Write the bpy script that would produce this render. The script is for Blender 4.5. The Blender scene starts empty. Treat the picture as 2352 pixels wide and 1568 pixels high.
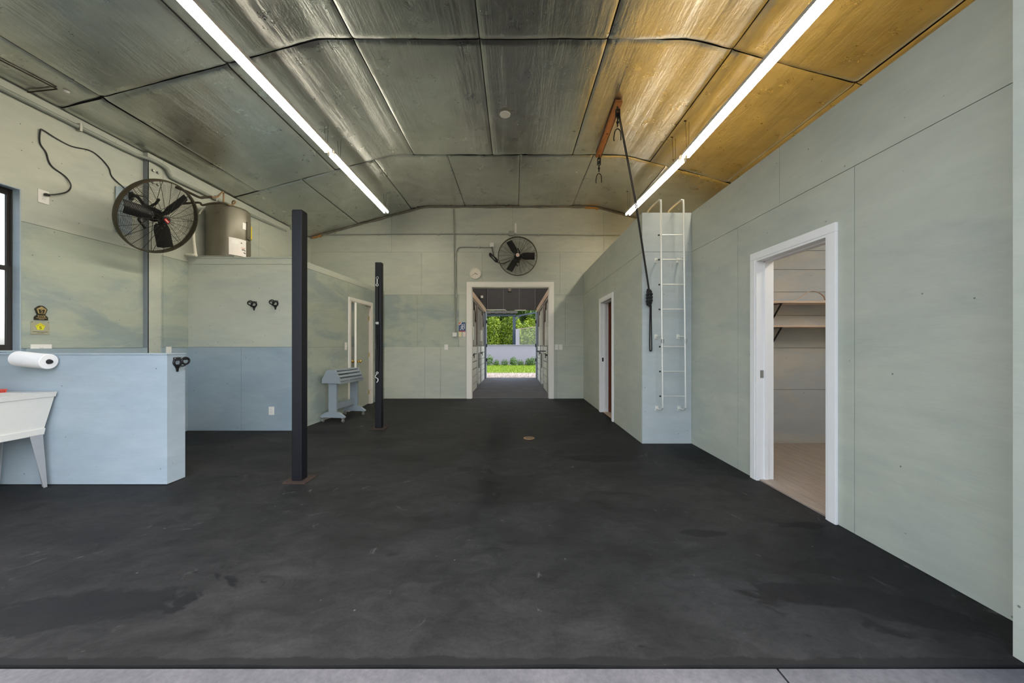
import bpy, bmesh, math, random
from mathutils import Vector, Matrix, noise
random.seed(7)
R = math.radians
scene = bpy.context.scene
COL = scene.collection

# ------------------------------------------------------------------ camera, sky, sun, exposure
F, H = 810.0, 1.25                      # focal length in pixels of a 2352 px wide frame, eye height
cam_d = bpy.data.cameras.new('camera'); cam = bpy.data.objects.new('camera', cam_d); COL.objects.link(cam)
cam.location = (0, 0, H); cam.rotation_euler = (R(90), 0, 0)
cam_d.sensor_width = 36; cam_d.lens = F / 2352 * 36
cam_d.shift_x = -5 / 2352; cam_d.shift_y = 9 / 2352
cam_d.clip_start = 0.05; cam_d.clip_end = 400
scene.camera = cam
vs = scene.view_settings
vs.view_transform = 'Standard'; vs.look = 'None'; vs.gamma = 1; vs.use_curve_mapping = False
vs.exposure = 0.42

SKY_STRENGTH, SUN_STRENGTH, TUBE_STRENGTH = 0.66, 1.25, 34.0
world = bpy.data.worlds.new('sky'); scene.world = world; world.use_nodes = True
wn = world.node_tree.nodes; wl = world.node_tree.links
bg = wn['Background']; bg.inputs['Strength'].default_value = SKY_STRENGTH
sky = wn.new('ShaderNodeTexSky'); sky.sky_type = 'NISHITA'; sky.sun_disc = False
sky.sun_elevation = R(52); sky.sun_rotation = R(105); sky.air_density = 1.0; sky.dust_density = 3.0
hs = wn.new('ShaderNodeHueSaturation'); hs.inputs['Saturation'].default_value = .55      # thin haze
wl.new(sky.outputs[0], hs.inputs['Color']); wl.new(hs.outputs[0], bg.inputs['Color'])
sun_d = bpy.data.lights.new('sun', 'SUN'); sun_d.energy = SUN_STRENGTH; sun_d.angle = R(2.5); sun_d.color = (1, .95, .86)
sun = bpy.data.objects.new('sun', sun_d); COL.objects.link(sun)
sun.rotation_euler = Vector((-.62, .12, -.8)).to_track_quat('-Z', 'Y').to_euler()

# ------------------------------------------------------------------ materials
MATS = {}
def srgb(r, g, b):
    f = lambda c: (c / 255 / 12.92) if c / 255 <= .04045 else ((c / 255 + .055) / 1.055) ** 2.4
    return (f(r), f(g), f(b), 1)
class Nodes:
    def __init__(s, name):
        s.m = bpy.data.materials.new(name); s.m.use_nodes = True
        s.t = s.m.node_tree; s.b = s.t.nodes['Principled BSDF']; MATS[name] = s.m
    def n(s, kind, **kw):
        o = s.t.nodes.new('ShaderNode' + kind)
        for k, v in kw.items():
            if k in o.inputs.keys(): o.inputs[k].default_value = v
            else: setattr(o, k, v)
        return o
    def l(s, a, b): s.t.links.new(a, b)
    def coord(s, scale=(1, 1, 1), space='Object'):
        tc = s.n('TexCoord'); mp = s.n('Mapping'); mp.inputs['Scale'].default_value = scale
        s.l(tc.outputs[space], mp.inputs['Vector']); return mp.outputs[0]
    def noise(s, scale, detail=4, rough=.55, vec=None, dist=0):
        o = s.n('TexNoise'); o.inputs['Scale'].default_value = scale; o.inputs['Detail'].default_value = detail
        o.inputs['Roughness'].default_value = rough; o.inputs['Distortion'].default_value = dist
        s.l(vec if vec else s.coord(), o.inputs['Vector']); return o.outputs['Fac']
    def ramp(s, fac, stops):
        r = s.n('ValToRGB'); e = r.color_ramp.elements
        while len(e) < len(stops): e.new(.5)
        for i, (p, c) in enumerate(stops):
            e[i].position = p; e[i].color = c if len(c) == 4 else (*c, 1)
        s.l(fac, r.inputs[0]); return r.outputs[0]
    def mix(s, fac, a, b, mode='MIX'):
        m = s.n('Mix', data_type='RGBA', blend_type=mode)
        for v, i in ((fac, 0), (a, 6), (b, 7)):
            if isinstance(v, (int, float, tuple)): m.inputs[i].default_value = v
            else: s.l(v, m.inputs[i])
        return m.outputs[2]
    def bump(s, fac, strength=.2, dist=.01, normal=None):
        b = s.n('Bump'); b.inputs['Strength'].default_value = strength; b.inputs['Distance'].default_value = dist
        s.l(fac, b.inputs['Height'])
        if normal is not None: s.l(normal, b.inputs['Normal'])
        return b.outputs[0]
    def set(s, col=None, rough=None, metal=None, normal=None, **kw):
        for v, k in ((col, 'Base Color'), (rough, 'Roughness'), (metal, 'Metallic'), (normal, 'Normal')):
            if v is None: continue
            if isinstance(v, (int, float, tuple)): s.b.inputs[k].default_value = v
            else: s.l(v, s.b.inputs[k])
        for k, v in kw.items(): s.b.inputs[k].default_value = v
        return s.m
W1, K0 = (1, 1, 1, 1), (0, 0, 0, 1)

def plain(name, col, rough=.5, metal=0, var=.12, scale=18, bump=.06):
    s = Nodes(name); nz = s.noise(scale, 5)
    c = s.mix(nz, tuple(v * (1 - var) for v in col[:3]) + (1,), tuple(min(1, v * (1 + var)) for v in col[:3]) + (1,))
    s.set(c, rough, metal, s.bump(s.noise(scale * 6, 3), bump, .002)); return s.m

def painted_ply(name, col, patch, rough=.5, specks=True):
    s = Nodes(name)
    big = s.noise(.8, 6, .62, s.coord((1, 1, 2.6)), .8)
    c = s.mix(s.ramp(big, [(.44, K0), (.58, W1)]), col, patch)
    sm = s.noise(5, 6, .7, s.coord((.6, .6, 2.2)))
    c = s.mix(s.ramp(sm, [(.3, (.9, .9, .9)), (.7, (1.06, 1.06, 1.06))]), K0, c, 'MULTIPLY') if False else s.mix(1.0, c, s.ramp(sm, [(.3, (.88, .88, .88)), (.72, (1, 1, 1))]), 'MULTIPLY')
    if specks:      # nail heads and nicks showing dark through the paint
        v = s.n('TexVoronoi', feature='F1'); v.inputs['Scale'].default_value = 8.0; v.inputs['Randomness'].default_value = .9
        s.l(s.coord(), v.inputs['Vector'])
        d = s.ramp(v.outputs['Distance'], [(.030, W1), (.055, K0)])
        c = s.mix(s.mix(.75, K0, d), c, (.05, .055, .05, 1))
    gr = s.noise(28, 4, .6, s.coord((.25, .25, 2.5)))
    s.set(c, rough, 0, s.bump(gr, .16, .004)); return s.m

SAGE = (.525, .545, .455, 1)
painted_ply('sage_paint', SAGE, (.475, .505, .435, 1))
painted_ply('sage_paint_patched', (.43, .47, .375, 1), (.31, .365, .34, 1))
painted_ply('blue_grey_paint', (.30, .38, .43, 1), (.34, .42, .465, 1))
painted_ply('low_wall_paint', (.365, .445, .50, 1), (.40, .475, .525, 1))
painted_ply('pale_paint', (.53, .575, .565, 1), (.50, .55, .545, 1))
painted_ply('tack_paint', (.56, .54, .51, 1), (.47, .50, .54, 1))
plain('joint_dark', (.19, .20, .175, 1), .9)
plain('white_trim', (.90, .885, .86, 1), .35, 0, .03, 8, .03)
plain('cream_trim', (.84, .80, .73, 1), .4, 0, .04, 8, .03)
plain('white_plastic', (.80, .78, .72, 1), .35, 0, .02)
plain('yellow_plastic', (.72, .64, .36, 1), .4, 0, .03)
plain('pink_plastic', (.78, .66, .60, 1), .4, 0, .03)
plain('black_steel', (.008, .0085, .011, 1), .42, 0, .25, 12, .1)
MATS['black_steel'].node_tree.nodes['Principled BSDF'].inputs['Specular IOR Level'].default_value = .28
plain('black_plastic', (.010, .010, .011, 1), .4, 0, .1)
plain('black_rope', (.016, .016, .016, 1), .8, 0, .4, 60, .6)
plain('dark_wire', (.035, .030, .020, 1), .45, .5, .2)
plain('fan_rim_metal', (.085, .070, .045, 1), .42, .5, .35, 9, .05)
plain('red_badge', (.55, .012, .015, 1), .35, 0, .05)
plain('galvanized', (.42, .42, .39, 1), .4, .7, .12)
plain('conduit_paint', (.33, .35, .30, 1), .45, .1, .12)
plain('column_grey', (.22, .25, .27, 1), .5, 0, .1)
plain('aluminium', (.82, .81, .75, 1), .35, .45, .04)
plain('brass', (.65, .42, .10, 1), .25, .9, .1)
plain('heater_paint', (.135, .122, .085, 1), .34, .2, .06, 5, .02)
plain('paper', (.86, .84, .79, 1), .7, 0, .03)
plain('towel_paper', (.84, .83, .82, 1), .9, 0, .04, 40, .5)
plain('cardboard_core', (.02, .022, .028, 1), .7)
plain('yellow_sticker', (.80, .62, .02, 1), .5)
plain('copper_old', (.32, .20, .10, 1), .5, .4, .2)
plain('pipe_foam', (.055, .040, .022, 1), .85, 0, .4)
plain('pvc', (.70, .66, .55, 1), .4)
plain('rack_paint', (.27, .31, .335, 1), .45, 0, .08)
plain('sink_plastic', (.66, .65, .60, 1), .45, 0, .05, 30, .1)
plain('sink_leg', (.36, .37, .38, 1), .45, .3, .08)
plain('red_bristle', (.70, .10, .07, 1), .8)
plain('rust', (.040, .022, .014, 1), .9, 0, .5, 22, .4)
plain('cream_door', (.64, .57, .52, 1), .45, 0, .03)
plain('mahogany', (.16, .045, .022, 1), .35, 0, .3, 6)
plain('foam_orange', (.55, .25, .05, 1), .9, 0, .4, 30, .8)
plain('caulk_dirt', (.20, .18, .14, 1), .95, 0, .5, 14, .8)
plain('clock_face', (.78, .73, .63, 1), .5, 0, .02)
plain('clock_hand', (.22, .18, .13, 1), .5)
plain('clock_mark', (.55, .47, .36, 1), .5)
plain('plaque_black', (.022, .018, .012, 1), .4)
plain('plaque_gold', (.47, .36, .15, 1), .4, .3)
plain('plaque_yellow', (.72, .68, .03, 1), .4)
plain('plaque_plate', (.47, .46, .33, 1), .35, .3)
plain('poster_blue', (.02, .06, .16, 1), .4, 0, .3)
plain('poster_white', (.72, .76, .84, 1), .4)
plain('poster_orange', (.60, .17, .06, 1), .4)
plain('poster_red', (.35, .07, .09, 1), .4, 0, .3)
plain('window_frame', (.035, .030, .026, 1), .4)
plain('stall_white', (.80, .79, .70, 1), .55, 0, .16, 9, .2)
plain('stall_post', (.21, .17, .145, 1), .7, 0, .2, 8, .3)
plain('stall_metal', (.30, .33, .28, 1), .5, .3)
plain('aisle_dark', (.060, .056, .056, 1), .7, 0, .2, 6)
plain('aisle_rib', (.11, .10, .10, 1), .6)
plain('steel_blue', (.26, .30, .36, 1), .5, .1, .1)
plain('navy_steel', (.014, .026, .044, 1), .5)
plain('stucco', (.205, .197, .232, 1), .9, 0, .1, 10, .5)
plain('pavilion_roof', (.035, .026, .022, 1), .7)
plain('bark', (.09, .07, .05, 1), .9)
plain('soffit', (.45, .45, .42, 1), .7)

def leaf_mat(name, a, b, trans=.4):
    s = Nodes(name)
    oi = s.n('ObjectInfo'); g = s.n('NewGeometry')
    c = s.mix(g.outputs['Random Per Island'], a, b)
    s.set(c, .45); s.b.inputs['Transmission Weight'].default_value = 0
    tr = s.n('BsdfTranslucent'); s.l(c, tr.inputs['Color'])
    ms = s.n('MixShader'); ms.inputs[0].default_value = trans
    out = [n for n in s.t.nodes if n.type == 'OUTPUT_MATERIAL'][0]
    s.l(s.b.outputs[0], ms.inputs[1]); s.l(tr.outputs[0], ms.inputs[2]); s.l(ms.outputs[0], out.inputs['Surface'])
leaf_mat('leaf_bright', (.05, .125, .006, 1), (.33, .42, .018, 1))
leaf_mat('leaf_deep', (.03, .085, .012, 1), (.13, .21, .03, 1))
leaf_mat('leaf_shrub', (.03, .085, .012, 1), (.09, .18, .03, 1))
leaf_mat('grass_blade', (.10, .19, .01, 1), (.23, .31, .018, 1), .3)

# foil-faced insulation: metal film with fine wrinkles, smudges and long creases
s = Nodes('foil')
wr = s.noise(8, 4, .5, s.coord((1, .6, 1)), 1.2); wr2 = s.noise(30, 2, .5, s.coord((1, .5, 1)), 1.0)
lng = s.noise(2.4, 5, .6, s.coord((3.0, .25, 1)), .4)
b1 = s.bump(lng, .22, .05); b2 = s.bump(wr, .16, .02, b1); b3 = s.bump(wr2, .20, .006, b2)
sm = s.noise(1.6, 6, .65, None, .8)
c = s.mix(s.ramp(sm, [(.35, K0), (.7, W1)]), (.55, .55, .52, 1), (.70, .705, .68, 1))
rg = s.ramp(s.noise(3.5, 6, .7), [(.3, (.25, .25, .25)), (.75, (.38, .38, .38))])
s.set(c, rg, 1.0, b3)
s = Nodes('foil_back'); s.set((.16, .16, .16, 1), .45, .8)

# black rubberised floor: matt, dusty, wet patches and pale scuffs
s = Nodes('black_floor')
dust = s.noise(1.3, 7, .62, s.coord((1, 1.4, 1)), .4); fine = s.noise(60, 3, .6)
c = s.ramp(dust, [(.30, (.016, .016, .0165)), (.50, (.030, .030, .030)), (.70, (.046, .0455, .045))])
mid = s.noise(7, 7, .7, s.coord((.8, 1.3, 1)), 1.0)
c = s.mix(1.0, c, s.ramp(fine, [(.25, (.7, .7, .7)), (.75, (1.0, 1.0, 1.0))]), 'MULTIPLY')
c = s.mix(1.0, c, s.ramp(mid, [(.32, (.55, .55, .55)), (.68, (1.0, 1.0, 1.0))]), 'MULTIPLY')
wet = s.ramp(s.noise(1.9, 8, .72, s.coord((.55, 1, 1)), .5), [(.605, K0), (.635, W1)])
c = s.mix(wet, c, (.010, .010, .011, 1))
sc = s.ramp(s.noise(3.4, 9, .70, s.coord((1, .8, 1)), 2.2), [(.63, K0), (.73, (.55, .55, .55))])
c = s.mix(sc, c, (.16, .155, .15, 1))
fl = s.n('TexVoronoi', feature='F1'); fl.inputs['Scale'].default_value = 4.5; s.l(s.coord(), fl.inputs['Vector'])
c = s.mix(s.ramp(fl.outputs['Distance'], [(.018, W1), (.030, K0)]), c, (.10, .098, .095, 1))
tcf = s.n('TexCoord'); sep = s.n('SeparateXYZ'); s.l(tcf.outputs['Object'], sep.inputs[0])
def math_(op, a, b=None):
    m = s.n('Math', operation=op)
    for i_, v in ((0, a), (1, b)):
        if v is None: continue
        if isinstance(v, (int, float)): m.inputs[i_].default_value = v
        else: s.l(v, m.inputs[i_])
    return m.outputs[0]
rag = s.noise(5, 8, .75, s.coord((1, 1, 1)))
def stain(cx, cy, rx, ry, tilt=0):
    dx = math_('SUBTRACT', sep.outputs[0], cx); dy = math_('SUBTRACT', sep.outputs[1], cy)
    dy = math_('ADD', dy, math_('MULTIPLY', dx, tilt))
    d = math_('ADD', math_('POWER', math_('ABSOLUTE', math_('DIVIDE', dx, rx)), 2), math_('POWER', math_('ABSOLUTE', math_('DIVIDE', dy, ry)), 2))
    return s.ramp(math_('ADD', math_('MULTIPLY', d, .5), math_('MULTIPLY', math_('SUBTRACT', rag, .5), 2.2)), [(.42, W1), (.55, K0)])
for a_ in ((-2.15, 1.66, .50, .13, -.15), (1.78, 1.70, .34, .13, .3), (1.45, 1.78, .22, .08, .2), (2.0, 2.45, .16, .05, 0), (2.05, 4.05, .22, .30, 0), (.95, 3.9, .4, .12, 0), (1.25, 2.35, .14, .05, 0)):
    c = s.mix(s.mix(.75, K0, stain(*a_)), c, (.009, .009, .010, 1))
edge = s.ramp(math_('ADD', math_('SUBTRACT', sep.outputs[1], 1.38), math_('MULTIPLY', math_('SUBTRACT', rag, .5), .10)), [(.028, W1), (.034, K0)])
c = s.mix(s.mix(.8, K0, edge), c, (.010, .010, .010, 1))
rg = s.mix(wet, s.ramp(dust, [(.3, (.55, .55, .55)), (.7, (.72, .72, .72))]), (.5, .5, .5, 1))
s.set(c, rg, 0, s.bump(fine, .35, .003), **{'Specular IOR Level': .16})
# concrete apron
s = Nodes('concrete')
a = s.noise(2.2, 8, .65); f = s.noise(45, 6, .7)
c = s.ramp(a, [(.3, (.072, .071, .080)), (.7, (.12, .117, .125))])
c = s.mix(1.0, c, s.ramp(f, [(.3, (.7, .7, .7)), (.7, (1.1, 1.1, 1.1))]), 'MULTIPLY')
s.set(c, .85, 0, s.bump(f, .4, .004))
# aisle floor
s = Nodes('aisle_floor'); a = s.noise(2.5, 8, .65, s.coord((1, 1, 1)))
s.set(s.ramp(a, [(.3, (.045, .044, .046)), (.7, (.085, .08, .085))]), .8, 0, s.bump(s.noise(40, 4), .3, .004))
# timber
def wood(name, a, b, stretch=(8, 1, 8), rough=.55, bump=.15):
    s = Nodes(name); w = s.noise(2.6, 8, .62, s.coord(stretch), 1.2)
    s.set(s.ramp(w, [(.3, a), (.7, b)]), rough, 0, s.bump(w, bump, .003)); return s.m
wood('beam_wood', (.20, .065, .014, 1), (.46, .18, .040, 1), (14, 1.2, 14))
wood('loft_ply', (.30, .175, .028, 1), (.44, .28, .05, 1), (1, 6, 1), .7)
wood('laminate', (.27, .215, .175, 1), (.39, .325, .28, 1), (9, .8, 1), .42, .05)
wood('shelf_wood', (.55, .42, .34, 1), (.68, .54, .45, 1), (1, 10, 10))
wood('pine', (.42, .29, .19, 1), (.56, .41, .29, 1), (9, .8, 9))
# outside ground
s = Nodes('gravel_ground'); a = s.noise(20, 8, .75)
s.set(s.ramp(a, [(.3, (.13, .10, .085)), (.55, (.29, .25, .215)), (.75, (.42, .38, .34))]), .9, 0, s.bump(a, .8, .02))
s = Nodes('soil_lawn'); a = s.noise(14, 8, .7)
s.set(s.ramp(a, [(.3, (.07, .13, .008)), (.7, (.18, .26, .014))]), .9, 0, s.bump(a, .6, .02))
# glass of the window, lamps
s = Nodes('glass'); s.set((1, 1, 1, 1), .02, 0, **{'Transmission Weight': 1.0, 'IOR': 1.05})
s = Nodes('mesh_pane'); s.set((.45, .48, .42, 1), .7, 0, Alpha=.07)
s = Nodes('tube_glow'); s.set((.9, .9, .85, 1), .4)
s.b.inputs['Emission Color'].default_value = (1, .92, .76, 1); s.b.inputs['Emission Strength'].default_value = TUBE_STRENGTH
# printed sheet on the heater
s = Nodes('printed_sheet')
br = s.n('TexBrick'); br.inputs['Scale'].default_value = 38; br.inputs['Mortar Size'].default_value = .035; br.inputs['Row Height'].default_value = .3
br.inputs['Color1'].default_value = br.inputs['Color2'].default_value = (.76, .70, .66, 1); br.inputs['Mortar'].default_value = (.86, .84, .80, 1)
s.l(s.coord(), br.inputs['Vector']); s.set(br.outputs[0], .6)

# ------------------------------------------------------------------ mesh helpers
def frame(axis, up=Vector((0, 0, 1))):
    z = Vector(axis).normalized(); x = up.cross(z)
    if x.length < 1e-4: x = Vector((1, 0, 0))
    x.normalize(); y = z.cross(x)
    return Matrix((x, y, z)).transposed().to_4x4()
class MB:
    def __init__(s, M=None): s.v = []; s.f = []; s.M = M or Matrix()
    def add(s, vs_, fs):
        k = len(s.v); s.v += [s.M @ Vector(v) for v in vs_]; s.f += [[i + k for i in f] for f in fs]; return s
    def hexa(s, p): return s.add(p, [(0, 3, 2, 1), (4, 5, 6, 7), (0, 1, 5, 4), (1, 2, 6, 5), (2, 3, 7, 6), (3, 0, 4, 7)])
    def box(s, a, b):
        (x0, y0, z0), (x1, y1, z1) = a, b
        x0, x1 = sorted((x0, x1)); y0, y1 = sorted((y0, y1)); z0, z1 = sorted((z0, z1))
        return s.hexa([(x0, y0, z0), (x1, y0, z0), (x1, y1, z0), (x0, y1, z0), (x0, y0, z1), (x1, y0, z1), (x1, y1, z1), (x0, y1, z1)])
    def bar(s, a, b, w, h, up=(0, 0, 1)):
        a, b = Vector(a), Vector(b); M = frame(b - a, Vector(up)); L = (b - a).length
        x, y = M.col[0].xyz * w / 2, M.col[1].xyz * h / 2
        return s.hexa([a - x - y, a + x - y, a + x + y, a - x + y, b - x - y, b + x - y, b + x + y, b - x + y])
    def tube(s, pts, r, n=8, closed=False, caps=True):
        P = [Vector(p) for p in pts]; m = len(P); rs = r if isinstance(r, (list, tuple)) else [r] * m
        T = []
        for i in range(m):
            if closed: t = P[(i + 1) % m] - P[i - 1]
            else: t = P[min(i + 1, m - 1)] - P[max(i - 1, 0)]
            T.append(t.normalized() if t.length > 1e-9 else Vector((0, 0, 1)))
        nrm = T[0].orthogonal().normalized(); vs_ = []
        for i in range(m):
            nrm = (nrm - T[i] * nrm.dot(T[i]))
            nrm = nrm.normalized() if nrm.length > 1e-6 else T[i].orthogonal().normalized()
            bn = T[i].cross(nrm)
            for k in range(n):
                a = 2 * math.pi * k / n; vs_.append(P[i] + (nrm * math.cos(a) + bn * math.sin(a)) * rs[i])
        fs = []
        for i in range(m if closed else m - 1):
            j = (i + 1) % m
            for k in range(n):
                q = (k + 1) % n; fs.append((i * n + k, i * n + q, j * n + q, j * n + k))
        if caps and not closed: fs += [tuple(range(n))[::-1], tuple((m - 1) * n + k for k in range(n))]
        return s.add(vs_, fs)
    def lathe(s, prof, n=24, M=None, a0=0, a1=2 * math.pi, cap=True):
        M = M or Matrix(); full = abs(a1 - a0 - 2 * math.pi) < 1e-6; vs_ = []; fs = []; m = len(prof)
        cnt = n if full else n + 1
        for k in range(cnt):
            a = a0 + (a1 - a0) * k / n
            for (r, z) in prof: vs_.append(M @ Vector((r * math.cos(a), r * math.sin(a), z)))
        for k in range(n):
            q = (k + 1) % cnt
            for i in range(m - 1): fs.append((k * m + i, q * m + i, q * m + i + 1, k * m + i + 1))
        if cap and full:
            if prof[0][0] > 1e-5: fs.append(tuple(k * m for k in range(n))[::-1])
            if prof[-1][0] > 1e-5: fs.append(tuple(k * m + m - 1 for k in range(n)))
        return s.add(vs_, fs)
    def prism(s, poly, d, M=None):
        M = M or Matrix(); n = len(poly)
        vs_ = [M @ Vector((x, y, 0)) for x, y in poly] + [M @ Vector((x, y, d)) for x, y in poly]
        return s.add(vs_, [tuple(range(n))[::-1], tuple(range(n, 2 * n))] + [(i, (i + 1) % n, n + (i + 1) % n, n + i) for i in range(n)])
    def build(s, name, mat, parent=None, bevel=0, smooth=0):
        me = bpy.data.meshes.new(name); me.from_pydata([tuple(v) for v in s.v], [], s.f)
        bm = bmesh.new(); bm.from_mesh(me)
        bmesh.ops.remove_doubles(bm, verts=bm.verts, dist=1e-6)
        bmesh.ops.recalc_face_normals(bm, faces=bm.faces)
        if bevel:
            ed = [e for e in bm.edges if len(e.link_faces) == 2 and e.calc_face_angle(0) > R(35)]
            bmesh.ops.bevel(bm, geom=ed, offset=bevel, segments=2, profile=.7, affect='EDGES', clamp_overlap=True)
        bm.to_mesh(me); bm.free()
        if smooth:
            me.shade_smooth(); me.set_sharp_from_angle(angle=R(smooth))
        me.materials.append(MATS[mat])
        return link(name, me, parent)
WM = {}
def link(name, data, parent=None):
    o = bpy.data.objects.new(name, data); COL.objects.link(o); WM[o] = Matrix()
    if parent: o.parent = parent; o.matrix_parent_inverse = WM[parent].inverted()
    return o
def tag(o, label, cat, group=None, kind=None):
    o['label'] = label; o['category'] = cat
    if group: o['group'] = group
    if kind: o['kind'] = kind
    return o
def thing(name, loc, label, cat, group=None, kind=None):
    o = bpy.data.objects.new(name, None); COL.objects.link(o); o.location = loc; o.empty_display_size = .1
    WM[o] = Matrix.Translation(loc); return tag(o, label, cat, group, kind)
def P(px, py, Y): return Vector(((px - 1181) * Y / F, Y, H + (793 - py) * Y / F))
def smoothline(pts, k=6):
    pts = [Vector(p) for p in pts]; out = []
    for i in range(len(pts) - 1):
        p0 = pts[max(i - 1, 0)]; p1 = pts[i]; p2 = pts[i + 1]; p3 = pts[min(i + 2, len(pts) - 1)]
        for j in range(k):
            t = j / k
            out.append(.5 * ((2 * p1) + (p2 - p0) * t + (2 * p0 - 5 * p1 + 4 * p2 - p3) * t * t + (3 * p1 - p0 - 3 * p2 + p3) * t ** 3))
    return out + [pts[-1]]
def text(body, size, M, mat, parent, name='lettering', depth=.0006):
    cu = bpy.data.curves.new(name, 'FONT'); cu.body = body; cu.size = size; cu.align_x = 'CENTER'; cu.align_y = 'CENTER'; cu.extrude = depth
    cu.materials.append(MATS[mat]); tmp = bpy.data.objects.new(name, cu); me = bpy.data.meshes.new_from_object(tmp); bpy.data.objects.remove(tmp)
    o = link(name, me, parent); o.matrix_basis = M; WM[o] = M; return o

# ------------------------------------------------------------------ room numbers (metres)
XL, XR, XI = -4.85, 2.27, 1.64          # left wall, near right wall, inner right wall
YF, YB, YP = 8.30, 4.50, 5.18           # far wall, front of the ladder corner, front of the left partition
XP0, XP1 = -3.22, -3.06                 # left partition side wall runs slightly askew
HP, HR = 2.54, 2.94                     # partition height, right wall height
XE, Y0 = 4.65, 0.9                      # right eave, front edge of the roof
KL, KR, ZR = -2.10, 1.90, 4.51          # roof kinks, flat height
def roof(x):
    if x < KL - .12: z = ZR - .27 * (KL - x)
    elif x < KL + .12: t = (x - KL + .12) / .24; z = ZR - .27 * .24 * .5 * (1 - t) ** 2
    elif x < KR - .12: z = ZR
    elif x < KR + .12: t = (x - KR + .12) / .24; z = ZR - .27 * .24 * .5 * t ** 2
    else: z = ZR - .27 * (x - KR)
    return z
ROOFK = [KL - .12, KL, KL + .12, KR - .12, KR, KR + .12]

def cells(mb, fn, rect, openings, top, n0, n1, gap=0):
    u0, u1, z0, z1 = rect; u0 += gap / 2; u1 -= gap / 2; z0 += gap / 2; z1 -= gap / 2
    us = {u0, u1}; zs = {z0, z1}
    for a, b, c, d in openings:
        us |= {q for q in (a, b) if u0 < q < u1}; zs |= {q for q in (c, d) if z0 < q < z1}
    if top: us |= {q for q in ROOFK if u0 < q < u1}
    us = sorted(us); zs = sorted(zs)
    for i in range(len(us) - 1):
        for j in range(len(zs) - 1):
            a, b, c, d = us[i], us[i + 1], zs[j], zs[j + 1]; mu, mz = (a + b) / 2, (c + d) / 2
            if any(o[0] < mu < o[1] and o[2] < mz < o[3] for o in openings): continue
            ta = tb = d
            if top: ta, tb = min(d, top(a) + .03), min(d, top(b) + .03)
            if max(ta, tb) <= c + .003: continue
            ta, tb = max(ta, c + .001), max(tb, c + .001)
            mb.hexa([fn(a, c, n0), fn(b, c, n0), fn(b, c, n1), fn(a, c, n1), fn(a, ta, n0), fn(b, tb, n0), fn(b, tb, n1), fn(a, ta, n1)])
    return mb
def panelled_wall(name, fn, full, rows, openings, label, mat='sage_paint', top=None, back=.10, matf=None, proud=None):
    w = cells(MB(), fn, full, openings, top, -back, 0).build(name, 'joint_dark')
    tag(w, label, 'wall', kind='structure')
    for (z0, z1, cuts) in rows:
        for a, b in zip(cuts[:-1], cuts[1:]):
            pr = proud(a, b, z0, z1) if proud else .012
            mb = cells(MB(), fn, (a, b, z0, z1), openings, top, 0, pr, .004)
            if mb.v: mb.build('panel', matf(a, b, z0, z1) if matf else mat, w)
    return w

# ------------------------------------------------------------------ floors and ground
tag(MB().box((-60, -30, -.42), (60, 90, -.12)).build('ground', 'gravel_ground'), 'pale gravel ground outside around the barn', 'ground', kind='structure')
fl = MB()
nx = 60
for i in range(nx):                     # floor slab with a slightly ragged worn front edge
    xa, xb = XL + (XE - XL) * i / nx, XL + (XE - XL) * (i + 1) / nx
    ya = 1.380 + .008 * noise.noise((xa * 3, 0, 0)); yb = 1.380 + .008 * noise.noise((xb * 3, 0, 0))
    fl.hexa([(xa, ya, -.12), (xb, yb, -.12), (xb, YF + .05, -.12), (xa, YF + .05, -.12), (xa, ya, 0), (xb, yb, 0), (xb, YF + .05, 0), (xa, YF + .05, 0)])
tag(fl.build('floor', 'black_floor'), 'worn black rubberised floor across the whole room', 'floor', kind='structure')
ap = tag(MB().box((-9, -6, -.14), (1.02, 1.372, -.008)).box((1.028, -6, -.14), (9, 1.372, -.008)).build('floor_apron', 'concrete'),
         'grey concrete apron strip in front of the black floor', 'floor', kind='structure')
tag(MB().box((-1.25, YF + .05, -.12), (1.05, 13.75, -.004)).build('floor_aisle', 'aisle_floor'), 'dark grey stable aisle floor beyond the wide doorway', 'floor', kind='structure')
# tack room laminate floor with single planks
tf = tag(MB().box((XR, 1.45, -.1), (XE - .1, YB - .02, .004)).build('floor_tack_room', 'laminate'), 'light wood laminate floor inside the shelf room', 'floor', kind='structure')
for i in range(12):
    x = XR - .07 + i * .19
    cut = 1.5 + (i * .83) % 1.4
    for ya, yb in ((1.46, cut), (cut, cut + 1.38), (cut + 1.38, YB - .03)):
        ya, yb = max(ya, 1.46), min(yb, YB - .03)
        if yb - ya > .05: MB().box((max(x, XR), ya, .004), (min(x + .188, XE - .1), yb - .002, .012)).build('plank', 'laminate', tf)

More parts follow.
